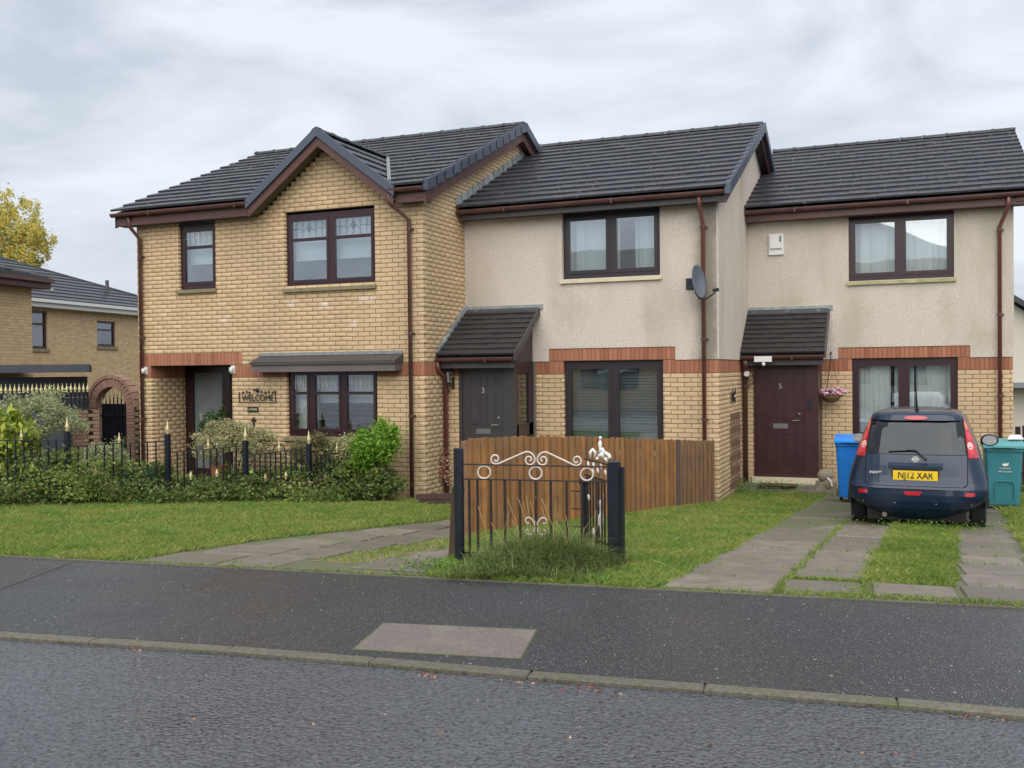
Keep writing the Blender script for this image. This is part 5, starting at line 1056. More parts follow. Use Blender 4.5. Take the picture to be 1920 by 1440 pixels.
for k in range(3): q = atG(1082, 1030); MB().bar((q[0]-.05, q[1], .30-.18*k+.2), (q[0]+.06, q[1]-.0, .30-.18*k+.2), .012).build('latch_bar', m_rust, GL)
# tall tuft growing through the gate
N = 8500; f = rng.random(N); cx_ = ga[0]+(gb[0]-ga[0])*(.20+.82*f); cy_ = ga[1]+(gb[1]-ga[1])*(.20+.82*f)
cx_ = cx_+rng.normal(0, .06, N); fo_ = np.minimum(np.abs(rng.normal(0, .42, N)), .80); cy_ = cy_+.10-fo_*1.25; dens = np.exp(-((f-.48)/.34)**2); L_ = (.20+.34*dens)*(1-.75*fo_)*rng.uniform(.55, 1.2, N); ang = rng.uniform(0, 2*pi, N)
ang = np.where(rng.random(N) < .6, -pi/2+.25+rng.normal(0, .75, N), ang)
S_ = 5; out = rng.uniform(.35, 1.0, N); pts = []
for k in range(S_+1):
    tt = k/S_; hz = L_*(tt*1.0-.55*out*tt**2.2); hr = L_*out*1.2*tt**1.35; pts.append(np.stack([cx_+np.cos(ang)*hr, cy_+np.sin(ang)*hr, gz(cx_, cy_)+np.maximum(hz, .01*tt)], 1))
wv = np.stack([-np.sin(ang), np.cos(ang), 0*ang], 1); Q = []
for k in range(S_):
    w0, w1 = .0042*(1-k/S_)+.0006, .0042*(1-(k+1)/S_)+.0006; Q.append(np.stack([pts[k]-wv*w0, pts[k]+wv*w0, pts[k+1]+wv*w1, pts[k+1]-wv*w1], 1))
V = np.stack(Q, 1).reshape(-1, 3); F_ = []
VV = np.concatenate([np.stack([pts[k]-wv*(.0042*(1-k/S_)+.0006), pts[k]+wv*(.0042*(1-k/S_)+.0006)], 1).reshape(N, 1, 2, 3) for k in range(S_+1)], 1).reshape(-1, 3)
b_ = np.arange(N)[:, None]*2*(S_+1)+np.arange(S_)[None, :]*2; FF = np.stack([b_, b_+1, b_+3, b_+2], 2).reshape(-1, 4)
tg = thing('grass_tuft', (-3.0, 8.0, 0), 'tall arching dark green grass tuft growing through the foot of the black gate', 'grass'); fastmesh('grass_blades', VV, FF, m_tuft, tg)
N = 26; mb = MB()
for i in range(N):
    x = ga[0]+(gb[0]-ga[0])*random.uniform(.2, .9); y = ga[1]+.05+random.uniform(-.1, .2); h = random.uniform(.35, .62); l = random.uniform(-.15, .15); mb.tube([(x, y, 0), (x+l*.4, y, h*.6), (x+l, y-.03, h)], [.002, .0018, .003], 3)
mb.build('seed_stalk', M('straw', (.40, .30, .14), .9), tg)
# weeds
m_weed = leafmat('weed_leaves', [(.12, .24, .04), (.18, .32, .06), (.09, .18, .03)])
def weeds(label, px, py, sx, sy, n, h):
    c = atG(px, py); X = c[0]+rng.normal(0, sx, n); Y = c[1]+rng.normal(0, sy, n); C_ = np.stack([X, Y, gz(X, Y)+.01+h*rng.random(n)**1.6], 1); t = thing('weeds', tuple(c), label, 'weeds'); npmesh('foliage', leafset(C_, .032, .5), 4, m_weed, t)
weeds('leafy green weeds at foot of the left black gate post', 835, 1073, .28, .10, 900, .10)
weeds('clump of dark green weeds under the back of the parked car', 1735, 985, .34, .30, 2600, .10)
weeds('green weeds along the foot of wall and step by the maroon door', 1430, 925, .45, .12, 1600, .22)
weeds('weedy growth below the teal bin at the right edge', 1912, 945, .15, .3, 500, .3)
weeds('small weeds at the foot of the middle house side wall, end of timber fence', 1375, 925, .15, .3, 900, .25)
# fallen leaves and grit along the kerb
C_ = []; 
for i in range(150):
    a = random.choice([(780, 1262, 820, 1266), (900, 1272, 1030, 1282), (1040, 1287, 1170, 1298), (1080, 1285, 1130, 1293), (1780, 1342, 1900, 1352), (230, 1212, 280, 1216), (100, 1330, 1800, 1420)]); f = random.random(); p = atZ(a[0]+(a[2]-a[0])*f, a[1]+(a[3]-a[1])*f+random.uniform(1, 8), 0); C_.append((p[0], p[1], .008))
o = npmesh('fallen_leaves', leafset(np.array(C_), .022, .7), 4, M('dead_leaves', (.3, .1, .06), .8, ramp=[(.25, .07, .05), (.42, .2, .12), (.5, .4, .3), (.2, .05, .04), (.34, .12, .06)])); tag(o, 'scattered red-brown fallen leaves along the kerb', 'leaves', None, 'stuff')
X = []; Y = []
for s_ in rng.uniform(acc[1], acc[-2], 46):
    q = kat(s_); t_2 = kat(s_+.1)-q; t_2 = t_2/np.hypot(*t_2); m_ = int(rng.integers(6, 26)); X += list(q[0]+t_2[1]*.108+rng.normal(0, .04, m_)*t_2[0]); Y += list(q[1]-t_2[0]*.108+rng.normal(0, .006, m_)+rng.normal(0, .02, m_)*t_2[1])
X, Y = np.array(X), np.array(Y); tag(npmesh('kerb_moss', blades(X, Y, 0*X+.005, .018, .006, .9), 4, M('moss_green', (.08, .10, .03), .9, ramp=[(.06, .08, .02), (.13, .14, .05)])), 'tiny tufts of moss and grass at the foot of the kerb', 'moss', None, 'stuff')
C_ = np.array([atG(370+rng.normal()*3, 1029) for i in range(5)])+np.array([0, 0, .03]); o = npmesh('red_litter', leafset(C_, .05, .9), 4, M('red_litter_mat', (.45, .06, .03), .6)); tag(o, 'small red scrap lying at the grass edge of the slab path', 'litter')

# ================================================================== BINS
def bin_(name, label, x0, x1, y0, zb, h, col, lidcol, extra=None):
    cx = (x0+x1)/2; w = (x1-x0)/2; t = thing(name, (cx, y0+.3, zb), label, 'wheelie bin'); m = M(name+'_plastic', col, .42, c2=tuple(c*.82 for c in col), nscale=5)
    ml = M(name+'_lid', lidcol, .4, c2=tuple(c*.85 for c in lidcol), nscale=6)
    bm_ = bmesh.new(); lv = []
    for z, k, yy in ((.10, .80, .08), (.12, .82, .07), (h*.55, .90, .03), (h-.13, .96, .0), (h-.12, 1.0, -.02), (h-.06, 1.0, -.02)):
        ww = w*k; y1 = y0+.62; y_0 = y0+yy; r = .05; ring = []
        for (ax, ay, a0) in ((cx+ww-r, y_0+r, -pi/2), (cx+ww-r, y1-r, 0), (cx-ww+r, y1-r, pi/2), (cx-ww+r, y_0+r, pi)):
            for q in range(4): a = a0+q*pi/6; ring.append(bm_.verts.new((ax+r*cos(a), ay+r*sin(a), zb+z)))
        lv.append(ring)
    for a, b in zip(lv[:-1], lv[1:]):
        for i in range(16): bm_.faces.new((a[i], a[(i+1) % 16], b[(i+1) % 16], b[i]))
    bm_.faces.new(lv[0][::-1]); bm_.faces.new(lv[-1]); me = bpy.data.meshes.new('bin_body'); bm_.to_mesh(me); bm_.free(); me.materials.append(m); body = link('bin_body', me, t)
    lid = MB().prism([(cx-w*1.04, y0-.05, zb+h-.07), (cx-w*1.04, y0-.05, zb+h-.035), (cx-w*1.04, y0+.08, zb+h+.0), (cx-w*1.04, y0+.45, zb+h+.045), (cx-w*1.04, y0+.66, zb+h+.03), (cx-w*1.04, y0+.66, zb+h-.058)], (w*2.08, 0, 0)).build('lid', ml, t)
    MB().box(cx-w*.55, cx+w*.55, y0-.085, y0-.04, zb+h-.06, zb+h-.045).build('handle', ml, t); MB().tube([(cx-w*.9, y0+.68, zb+h-.08), (cx+w*.9, y0+.68, zb+h-.08)], .014, 6).build('rear_handle', m, t)
    for sx in (-1, 1): MB().lathe((cx+sx*w*.78-.025, y0+.55, zb+.10), [(.10, 0), (.10, .05)], 16, 'x').build('wheel', m_black, t)
    return t, m
zb = -.46
bb, _ = bin_('blue_bin', 'bright blue wheelie bin against the wall left of the parked car', -1.16, -.60, 16.3, zb, 1.05, (.01, .20, .68), (.02, .25, .78))
tb, mt_ = bin_('teal_bin', 'teal wheelie bin with white emblem right of the parked car', .97, 1.50, 16.1, zb, 1.03, (.045, .23, .27), (.11, .36, .38))
wy = 16.105
mb = MB(); cxp = 1.25; zq = zb+.70
mb.prism([(cxp-.045, wy, zq+.02), (cxp-.02, wy, zq-.01), (cxp+.04, wy, zq), (cxp+.05, wy, zq+.045), (cxp+.015, wy, zq+.03), (cxp-.01, wy, zq+.035)], (0, -.003, 0)).build('emblem', m_whitep, tb)
text('GLASGOW', .028, m_whitep, tb, (cxp, wy-.002, zq-.04), (1, 0, 0), (0, .04, 1), .001, sx=1.1); text('RECYCLING', .030, m_whitep, tb, (cxp, wy+.002, zq-.09), (1, 0, 0), (0, .04, 1), .001, sx=1.1)
MB().tube([(cxp-.13, wy+.03, zb+.2), (cxp-.13, wy+.012, zb+.42), (cxp-.10, wy+.006, zb+.47), (cxp+.10, wy+.006, zb+.47), (cxp+.13, wy+.012, zb+.42), (cxp+.13, wy+.03, zb+.2)], .010, 6).build('moulded_rib', mt_, tb)
o = MB().prism([(1.30, 16.3, zb+1.075), (1.52, 16.35, zb+1.075), (1.50, 16.6, zb+1.115), (1.36, 16.6, zb+1.115)], (0, 0, .015)).build('white_packet', m_whitep); tag(o, 'flat white packet lying on the lid of the teal bin', 'packet')

# hanging basket
t = thing('hanging_basket', (-1.36, 18.5, 1.2), 'hanging basket of pink and white flowers on the brick wall right of the maroon door', 'hanging basket')
bc = np.array([-1.38, 18.52, 1.22]); MB().tube([(-1.38, YC, 1.98), (-1.38, 18.5, 2.0), (-1.38, 18.5, 1.92)], .01, 5).build('bracket', m_black, t)
mb = MB()
for a in (0, 2.1, 4.2): mb.tube([(-1.38, 18.5, 1.92), bc+np.array([.16*cos(a), .16*sin(a), .02])], .004, 4)
mb.build('chain', m_rust, t); MB().lathe(tuple(bc), [(.03, -.14), (.10, -.12), (.165, -.05), (.18, 0)], 16).build('basket', M('coir_basket', (.16, .09, .04), .95), t)
C_ = clumpy(bc+(0, 0, .05), (.22, .18, .10), 900, 40, .14, -.4, .5); npmesh('flowers', leafset(C_, .045, .9), 4, M('petals', (.7, .3, .4), .6, ramp=[(.75, .30, .42), (.85, .72, .74), (.62, .16, .30), (.8, .55, .62), (.5, .4, .6)]), t)
C_ = clumpy(bc+(0, 0, .02), (.19, .16, .07), 300, 20, .2, -.6, .4); npmesh('foliage', leafset(C_, .04, .5), 4, m_dkgr, t)
# stone ornament beside the step
p = atG(1545, 925); t = thing('garden_stone', (p[0], p[1], p[2]), 'weathered beige stone ornament at the right end of the door step', 'stone')
st_ = M('pale_stone', (.30, .26, .19), .9, c2=(.18, .16, .11), nscale=9, bump=(30, .6, .01)); q = np.array([-1.42, 17.72, -.16])
MB().sph(tuple(q), (.14, .12, .12), 10, 8).sph((q[0]+.06, q[1]-.04, q[2]-.14), (.11, .10, .11), 9, 7).box(q[0]-.16, q[0]+.18, q[1]-.1, q[1]+.1, -.52, q[2]-.1).build('stone_body', st_, t); MB().tube([(q[0]+.04, q[1]-.14, q[2]-.02), (q[0]+.10, q[1]-.15, q[2]-.08), (q[0]+.12, q[1]-.14, q[2]-.17)], .015, 6).build('white_inlay', m_whitep, t)

# ================================================================== BACKGROUND LEFT
def fbrick(name, c1, c2, mo, sc):
    m = M(name, c1, .9); t_ = m.node_tree; b = t_.nodes['Principled BSDF']; g = t_.nodes.new('ShaderNodeNewGeometry'); s = t_.nodes.new('ShaderNodeSeparateXYZ'); t_.links.new(g.outputs['Position'], s.inputs[0])
    a = t_.nodes.new('ShaderNodeMath'); a.operation = 'SUBTRACT'; t_.links.new(s.outputs[1], a.inputs[0]); t_.links.new(s.outputs[0], a.inputs[1]); c = t_.nodes.new('ShaderNodeCombineXYZ'); t_.links.new(a.outputs[0], c.inputs[0]); t_.links.new(s.outputs[2], c.inputs[1])
    bt = t_.nodes.new('ShaderNodeTexBrick'); bt.inputs['Scale'].default_value = 1; bt.inputs['Brick Width'].default_value = .225; bt.inputs['Row Height'].default_value = .075; bt.inputs['Mortar Size'].default_value = .005
    bt.inputs['Color1'].default_value = (*c1, 1); bt.inputs['Color2'].default_value = (*c2, 1); bt.inputs['Mortar'].default_value = (*mo, 1); t_.links.new(c.outputs[0], bt.inputs[0]); t_.links.new(bt.outputs[0], b.inputs['Base Color']); return m
m_fb = fbrick('far_buff_brick', (.62, .44, .25), (.48, .34, .20), (.27, .20, .12), 1)
DD = np.array([-.154, .988, 0]); DN = np.array([.988, .154, 0])
def fhouse(name, label, P0, L, depth, zg, ze, zr, fasc, wins, fm, hip=1.5, over=.3):
    P0 = np.array([P0[0], P0[1], 0]); t = thing(name, (P0[0], P0[1], zg), label, 'house', 'houses at far left')
    Q = lambda a, b, z: P0+DD*a-DN*b+np.array([0, 0, z])
    ho = [w for w in wins]; zs = sorted({zg, ze}|{z for w in wins for z in w[2:4]}); As = sorted({0, L}|{a for w in wins for a in w[:2]}); mb = MB()
    for za, zb_ in zip(zs[:-1], zs[1:]):
        for a0, a1 in zip(As[:-1], As[1:]):
            if not any(w[0] < (a0+a1)/2 < w[1] and w[2] < (za+zb_)/2 < w[3] for w in wins): mb.prism([Q(a0, 0, za), Q(a1, 0, za), Q(a1, 0, zb_), Q(a0, 0, zb_)], -DN*.2)
    mb.prism([Q(L-.02, .2, zg), Q(L-.02, depth, zg), Q(L-.02, depth, ze), Q(L-.02, .2, ze)], -DD*.2); mb.prism([Q(0.01, .2, zg), Q(0.01, depth, zg), Q(0.01, depth, ze), Q(0.01, .2, ze)], DD*.2); mb.build('wall', m_fb, t)
    for w in wins:
        f = MB(); 
        for (a0, a1, z0, z1) in ((w[0], w[1], w[2], w[2]+.08), (w[0], w[1], w[3]-.08, w[3]), (w[0], w[0]+.08, w[2]+.08, w[3]-.08), (w[1]-.08, w[1], w[2]+.08, w[3]-.08), (w[0]+.08, w[1]-.08, w[2]+(w[3]-w[2])*.62, w[2]+(w[3]-w[2])*.68)): f.prism([Q(a0, .06, z0), Q(a1, .06, z0), Q(a1, .06, z1), Q(a0, .06, z1)], -DN*.06)
        fo = f.build('window', m_rose, t); MB().prism([Q(w[0]+.08, .09, w[2]+.08), Q(w[1]-.08, .09, w[2]+.08), Q(w[1]-.08, .09, w[3]-.08), Q(w[0]+.08, .09, w[3]-.08)], -DN*.01).build('pane', m_glassd, fo)
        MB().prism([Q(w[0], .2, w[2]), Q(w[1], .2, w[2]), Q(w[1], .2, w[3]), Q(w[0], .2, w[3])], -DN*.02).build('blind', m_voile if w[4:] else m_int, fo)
        MB().prism([Q(w[0]-.05, -.05, w[2]-.1), Q(w[1]+.05, -.05, w[2]-.1), Q(w[1]+.05, -.05, w[2]), Q(w[0]-.05, -.05, w[2])], -DN*.1).build('sill', m_sill, fo)
    # roof: front slope in courses, hip at the far end
    n = 13; D2 = depth/2
    for k in range(n):
        f0, f1 = k/n, (k+1)/n+.02; z0, z1 = ze-.05+(zr-ze)*f0, ze-.05+(zr-ze)*f1; b0, b1 = -over+(D2+over)*f0, -over+(D2+over)*f1; e0, e1 = L+over-(hip+over)*f0, L+over-(hip+over)*f1
        MB().prism([Q(-over, b0, z0+.05), Q(e0, b0, z0+.05), Q(e1, b1, z1), Q(-over, b1, z1)], (0, 0, .035)).build('tile_course', m_tile, t)
    MB().prism([Q(L+over, -over, ze-.05), Q(L+over, depth+over, ze-.05), Q(L-hip, D2, zr-.05)], (0, 0, .03)).build('hip_slope', m_tile, t); MB().prism([Q(-over, depth+over, ze-.05), Q(L+over, depth+over, ze-.05), Q(L-hip, D2, zr-.05), Q(-over, D2, zr-.05)], (0, 0, .03)).build('rear_slope', m_tile, t)
    MB().prism([Q(-over, -over+.02, ze-.26), Q(L+over, -over+.02, ze-.26), Q(L+over, -over+.02, ze-.04), Q(-over, -over+.02, ze-.04)], DN*.04).build('fascia', fasc, t)
    MB().prism([Q(-over, -over-.02, ze-.12), Q(L+over, -over-.02, ze-.12), Q(L+over, -over-.02, ze-.02), Q(-over, -over-.02, ze-.02)], DN*.10).build('gutter', fm, t)
    MB().prism([Q(-over, -over, ze-.27), Q(L+over, -over, ze-.27), Q(L+over, 0, ze-.27), Q(-over, 0, ze-.27)], (0, 0, .015)).build('soffit', fasc, t)
    MB().tube([Q(L-hip-.0, D2+0, zr-.02), Q(L+over, -over, ze+.0)], .07, 6).build('hip_ridge', m_ridge, t)
    return t, Q
m_whf = M('white_fascia', (.66, .66, .66), .6)
c1 = EYE+ray(60, 600)*(24/FOC); P1_ = c1[:2]-DD[:2]*9
h1, Q1 = fhouse('far_house', 'buff brick house at left edge with brown gutter, nearest of the far left houses', P1_, 9, 7, -.6, 4.12, 5.2, m_brown2, [(6.4, 7.55, 2.9, 4.0)], m_brown, hip=3.2)
MB().tube([Q1(7.2, 1.4, 4.4), Q1(7.2, 1.4, 5.2)], .07, 8).build('vent_pipe', m_ridge, h1)
c2 = EYE+ray(48, 600)*(29.6/FOC); P2_ = c2[:2]-DD[:2]*2.4
h2, Q2 = fhouse('far_house', 'buff brick house with white fascia and two small dark windows, behind the brick archway', P2_, 11.2, 8, -.6, 4.08, 5.95, m_whf, [(2.4, 3.35, 2.55, 3.72), (5.75, 6.75, 2.68, 3.55, 1)], m_whf, hip=6.4)
MB().tube([Q2(7.7, 1.0, 4.3), Q2(7.7, 1.0, 5.1)], .06, 8).build('vent_pipe', m_ridge, h2)
MB().prism([Q2(3.2, .55, 4.42), Q2(4.4, .55, 4.42), Q2(4.4, .7, 4.5), Q2(3.2, .7, 4.5)], (0, 0, .06)).build('roof_flashing', m_lead, h2)
# arch in a brown brick garden wall
AR = thing('brick_archway', (-18.2, 18.4, -.5), 'rounded brown brick archway in the garden wall beside the end house', 'archway')
m_ab = M('brown_brick', (.30, .19, .14), .9, ramp=[(.24, .15, .11), (.36, .22, .16), (.30, .17, .13), (.33, .24, .18)]); pa = Pieces('brick', m_ab, AR)
ya = 18.4; xL, xR = -18.72, -17.74; xc = (xL+xR)/2; rin = (xR-xL)/2; zs_ = .92; 
mwall = MB(); 
for x0, x1 in ((-19.75, xL-.24), (xR+.24, -13.4)): mwall.box(x0, x1, ya+.03, ya+.22, -.6, .95)
mwall.build('garden_wall', M('brown_mortar', (.22, .17, .12), .95), AR)
for x0, x1 in ((xL-.24, xL), (xR, xR+.24)):
    for k in range(20):
        z = -.55+.0375+k*.075
        if z < zs_: pa.add(((x0+x1)/2, ya, z), (1, 0, 0), (0, 0, 1), (0, -1, 0), x1-x0-.006, .066, .25)
for k in range(20):
    z = -.55+.0375+k*.075
    if z < .93:
        for x in np.arange(-19.7, xL-.3, .225): pa.add((x+.11*(k % 2), ya+.03, z), (1, 0, 0), (0, 0, 1), (0, -1, 0), .215, .066, .1)
        for x in np.arange(xR+.35, -16.5, .225): pa.add((x+.11*(k % 2), ya+.03, z), (1, 0, 0), (0, 0, 1), (0, -1, 0), .215, .066, .1)
for ring, r0_, h in ((0, rin, .20), (1, rin+.21, .10)):
    n = 19 if ring == 0 else 13
    for k in range(n): 
        a = pi*(k+.5)/n; rr = r0_+h/2; pa.add((xc+rr*cos(a), ya-.01*ring, zs_+rr*sin(a)), (-sin(a), 0, cos(a)), (-cos(a), 0, -sin(a)), (0, -1, 0), pi*(r0_+h*.5)/n-.008, h-.008, .25)
pa.done()
mgt = thing('arch_gate', (-18.2, 18.6, -.4), 'dark metal gate with gold spear tips inside the brick archway', 'gate')
for k in range(8):
    x = xL+.06+k*(xR-xL-.12)/7; zt_ = .95+.22*sin(pi*(k+.5)/8); MB().box(x-.012, x+.012, 18.56, 18.58, -.4, zt_).build('bar', m_black, mgt); mb = MB(); finial(mb, (x, 18.57, zt_), .9); mb.build('finial', m_gold, mgt)
MB().box(xL+.03, xR-.03, 18.60, 18.62, -.4, 1.0).build('sheet', m_black, mgt); MB().box(xL+.02, xR-.02, 18.54, 18.56, .7, .74).box(xL+.02, xR-.02, 18.54, 18.56, .1, .14).build('rail', m_black, mgt)
# garage with dark roof edge and gold-tipped gates in front
m_anth = M('anthracite_boards', (.045, .055, .07), .5, c2=(.06, .07, .085), nscale=4)
t = thing('garage', (-20, 18, -.5), 'low dark grey garage with overhanging flat roof edge, left of the brick archway', 'garage')
a0, a1 = atY(-40, 690, 13.6), atY(172, 685, 15.2)
MB().prism([(a0[0], a0[1], 1.80), (a1[0], a1[1], 1.80), (a1[0]-3.8, a1[1]+3.0, 1.80), (a0[0]-3.8, a0[1]+3.0, 1.80)], (0, 0, .10)).build('roof', m_anth, t)
MB().prism([(a0[0], a0[1]-.02, 1.78), (a1[0], a1[1]-.02, 1.78), (a1[0], a1[1]-.02, 1.94), (a0[0], a0[1]-.02, 1.94)], (0, -.04, 0)).build('fascia', m_anth, t)
b0, b1 = atY(-40, 757, 14.0), atY(158, 757, 15.6)
for k in range(5):
    z = -.5+k*.44; MB().prism([(b0[0], b0[1], z), (b1[0], b1[1], z), (b1[0], b1[1], z+.43), (b0[0], b0[1], z+.43)], (0, .1, 0)).build('wall_board', m_anth, t)
t = thing('tall_metal_gates', (-18.9, 17, -.5), 'dark solid gates topped by a row of gold spear tips, in front of the garage', 'gate')
g0, g1 = atY(-30, 738, 13.4), atY(166, 736, 14.9)
MB().prism([(g0[0], g0[1], -.4), (g0[0]*.18+g1[0]*.82, g0[1]*.18+g1[1]*.82, -.4), (g0[0]*.18+g1[0]*.82, g0[1]*.18+g1[1]*.82, 1.02), (g0[0], g0[1], 1.02)], (0, .03, 0)).build('sheet', m_anth, t); MB().bar((g0[0], g0[1]-.02, 1.2), (g1[0], g1[1]-.02, 1.2), .03).bar((g0[0], g0[1]-.02, 1.04), (g1[0], g1[1]-.02, 1.04), .03).build('rail', m_black, t)
for k in range(25):
    f = k/24; x, y = g0[0]+(g1[0]-g0[0])*f, g0[1]+(g1[1]-g0[1])*f; MB().box(x-.01, x+.01, y-.03, y-.01, 1.0, 1.40).build('bar', m_black, t); mb = MB(); finial(mb, (x, y-.02, 1.38), .85); mb.build('finial', m_gold, t)

t = thing('garden_wall', (-16.4, 15.2, -.5), 'low brown brick wall between the gold-tipped gates and the brick archway', 'wall')
w0, w1 = atY(120, 790, 15.0), atY(176, 790, 15.35); pw = Pieces('brick', m_ab, t); dw = (w1-w0); dw[2] = 0; lw = np.linalg.norm(dw); dw /= lw
for k in range(20):
    for j in range(int(lw/.225)+1): q = w0+dw*min(lw, (j+.5+.5*(k % 2))*.225); pw.add((q[0], q[1], -.5+.0375+.075*k), dw, (0, 0, 1), (dw[1], -dw[0], 0), .215, .065, .1)
pw.done(); MB().bar((w0[0], w0[1]+.08, .25), (w1[0], w1[1]+.08, .25), .08, 1.5).build('wall_core', m_mortar, t)
# ================================================================== BACKGROUND RIGHT
t = thing('side_gate', (2.1, 19.0, -.49), 'dark brown boarded side gate at the right edge behind the teal bin', 'gate')
for k in range(9): MB().box(1.63+k*.11, 1.63+k*.11+.085, 18.95, 18.97, -.5, .66+.02*(k % 2)).build('board', m_rose, t)
MB().box(1.62, 2.7, 18.975, 19.02, .35, .43).box(1.62, 2.7, 18.975, 19.02, -.2, -.12).build('rail', m_rose, t)
t = thing('pale_house', (5, 33, -.49), 'distant pale rendered house with dark roof glimpsed at the right edge', 'house')
m_pale = M('pale_render', (.60, .56, .48), .95)
MB().prism([(-4.4, 33, -.6), (5.6, 33, -.6), (5.6, 33, 1.6), (.6, 33, 5.1), (-4.4, 33, 1.6)], (0, 7, 0)).build('wall', m_pale, t)
for sx in (-1, 1): MB().prism([(.6, 32.6, 5.35), (.6+sx*5.6, 32.6, 1.43), (.6+sx*5.6, 32.6, 1.25), (.6, 32.6, 5.17)], (0, 7.8, 0)).build('roof', m_tile, t)
MB().box(2.4, 5.5, 32.2, 33, 1.05, 1.2).build('porch_roof', M('grey_slate', (.2, .22, .25), .6), t); MB().box(2.3, 6, 24.8, 24.9, .28, .36).build('boundary_rail', m_whitep, t)

# ================================================================== houses across the street, seen only as reflections
def opp(x0, x1, y0, zr, lab, wallm):
    t = thing('opposite_house', ((x0+x1)/2, y0, 0), lab, 'house', 'houses across the street behind the viewer')
    MB().prism([(x0, y0, -.3), (x0, y0, 4.8), (x0, y0-4, zr-.15), (x0, y0-8, 4.8), (x0, y0-8, -.3)], (x1-x0, 0, 0)).build('wall', wallm, t)
    MB().prism([(x0-.3, y0+.35, 4.75), (x0-.3, y0-4, zr), (x0-.3, y0-4, zr-.12), (x0-.3, y0+.35, 4.63)], (x1-x0+.6, 0, 0)).prism([(x0-.3, y0-8.35, 4.75), (x0-.3, y0-4, zr), (x0-.3, y0-4, zr-.12), (x0-.3, y0-8.35, 4.63)], (x1-x0+.6, 0, 0)).build('roof', m_tile, t)
    for wx in (x0+1, (x0+x1)/2-.2, x1-2.4):
        for z in (.9, 3.2): w_ = MB().box(wx, wx+1.4, y0+.01, y0+.05, z, z+1.2).build('window', m_rose, t); MB().box(wx+.08, wx+1.32, y0+.055, y0+.06, z+.08, z+1.12).build('pane', m_glassd, w_)
opp(-16, -9.5, -7.5, 7.2, 'buff brick house opposite, left one, behind the viewer and seen only in window reflections', m_fb); opp(-7.5, 1.5, -9.5, 6.9, 'pale rendered house opposite, middle one, behind the viewer and seen only in reflections', m_pale); opp(4.5, 12, -8.5, 7.0, 'buff brick house opposite, right one, behind the viewer and seen only in reflections', m_fb)
# ================================================================== THE PARKED CAR
rc = atY(1715.3, 800, 12.9); CZ = -.355; CS = .947; YAW = radians(-2.6)
CM = Matrix.Translation((rc[0], 12.9, CZ)) @ Matrix.Rotation(YAW, 4, 'Z') @ Matrix.Diagonal((CS, CS, CS*1.065, 1))
CAR = bpy.data.objects.new('parked_car', None); COL.objects.link(CAR); CAR.matrix_basis = CM; CAR.empty_display_size = .3
tag(CAR, 'dark blue hatchback parked nose-in on the slab driveway, yellow rear plate NJ12 XAR', 'car')   # children keep the car's own axes
m_paint = M('navy_car_paint', (.006, .020, .050), .26, metal=.12, coat=.3, c2=(.005, .017, .043), nscale=2)
m_seam = M('panel_gap', (.004, .004, .005), .7); m_cglass = M('tinted_car_glass', (.022, .029, .036), .12, spec=.45, c2=(.036, .045, .052), nscale=5)
m_tyre = M('tyre_rubber', (.012, .012, .013), .8); m_redl = M('red_lamp_lens', (.42, .012, .02), .12, coat=1.); m_orl = M('orange_lamp_lens', (.75, .20, .05), .15, coat=1.); m_cll = M('clear_lamp_lens', (.72, .45, .42), .15, coat=1.)
m_chrome = M('chrome', (.72, .73, .74), .3, metal=.4); m_yel = M('yellow_plate', (.80, .55, .02), .4); m_plb = M('plate_black', (.01, .01, .01), .5); m_under = M('underbody', (.01, .01, .01), .9)
zt_w = ([.18, .26, .34, .42, .48, .56, .64, .72, .85, .95, 1.06, 1.20, 1.30, 1.40, 1.455, 1.49, 1.515], [.44, .56, .71, .81, .838, .845, .842, .828, .790, .760, .726, .676, .635, .588, .562, .52, .30])
zt_y = ([.18, .26, .34, .42, .50, .58, .63, .72, .85, .95, 1.06, 1.20, 1.30, 1.40, 1.455, 1.49, 1.515], [.16, .07, .02, .0, .0, .01, .05, .075, .10, .125, .165, .235, .285, .345, .375, .42, .8])
zt_f = ([.18, .3, .5, .72, .85, .95, 1.0, 1.06, 1.2, 1.3, 1.4, 1.47, 1.53], [3.9, 4.0, 4.06, 4.0, 3.88, 3.55, 3.15, 3.0, 2.76, 2.58, 2.36, 2.1, 1.7])
W_ = lambda z: float(np.interp(z, *zt_w)); Y0_ = lambda z: float(np.interp(z, *zt_y)); Y1_ = lambda z: float(np.interp(z, *zt_f)); CC = .24
yr = lambda x, z: Y0_(z)+CC*min(1, abs(x)/W_(z))**5
def cbuild(mb, name, mat, smooth=False, parent=None):
    o = mb.build(name, mat, None, smooth); o.parent = parent or CAR; return o
zl_ = sorted(set([round(.18+i*.03, 3) for i in range(46)])) ; zl_ = [z for z in zl_ if z < 1.51]+[1.515]
us = np.concatenate([np.linspace(-1, -.7, 7), np.linspace(-.55, .55, 8), np.linspace(.7, 1, 7)]); V = []; Fq = []
for z in zl_:
    w, y1 = W_(z), Y1_(z)
    for u in us: V.append((u*w, yr(u*w, z), z))
    for k in range(1, 12): V.append((w*(1-.10*max(0, k-8)/4*1.), Y0_(z)+CC+(y1-.3-Y0_(z)-CC)*k/12, z))
    for u in us[::-1]: V.append((u*w*.93, y1-.45*abs(u)**3, z))
    for k in range(11, 0, -1): V.append((-w*(1-.10*max(0, k-8)/4*1.), Y0_(z)+CC+(y1-.3-Y0_(z)-CC)*k/12, z))
nr = len(V)//len(zl_)
nz_ = len(zl_); nu = len(us); openr = lambda i, j: zl_[i] >= .98 and zl_[i+1] <= 1.40 and j < nu-1 and abs(us[j]) <= .81 and abs(us[j+1]) <= .81
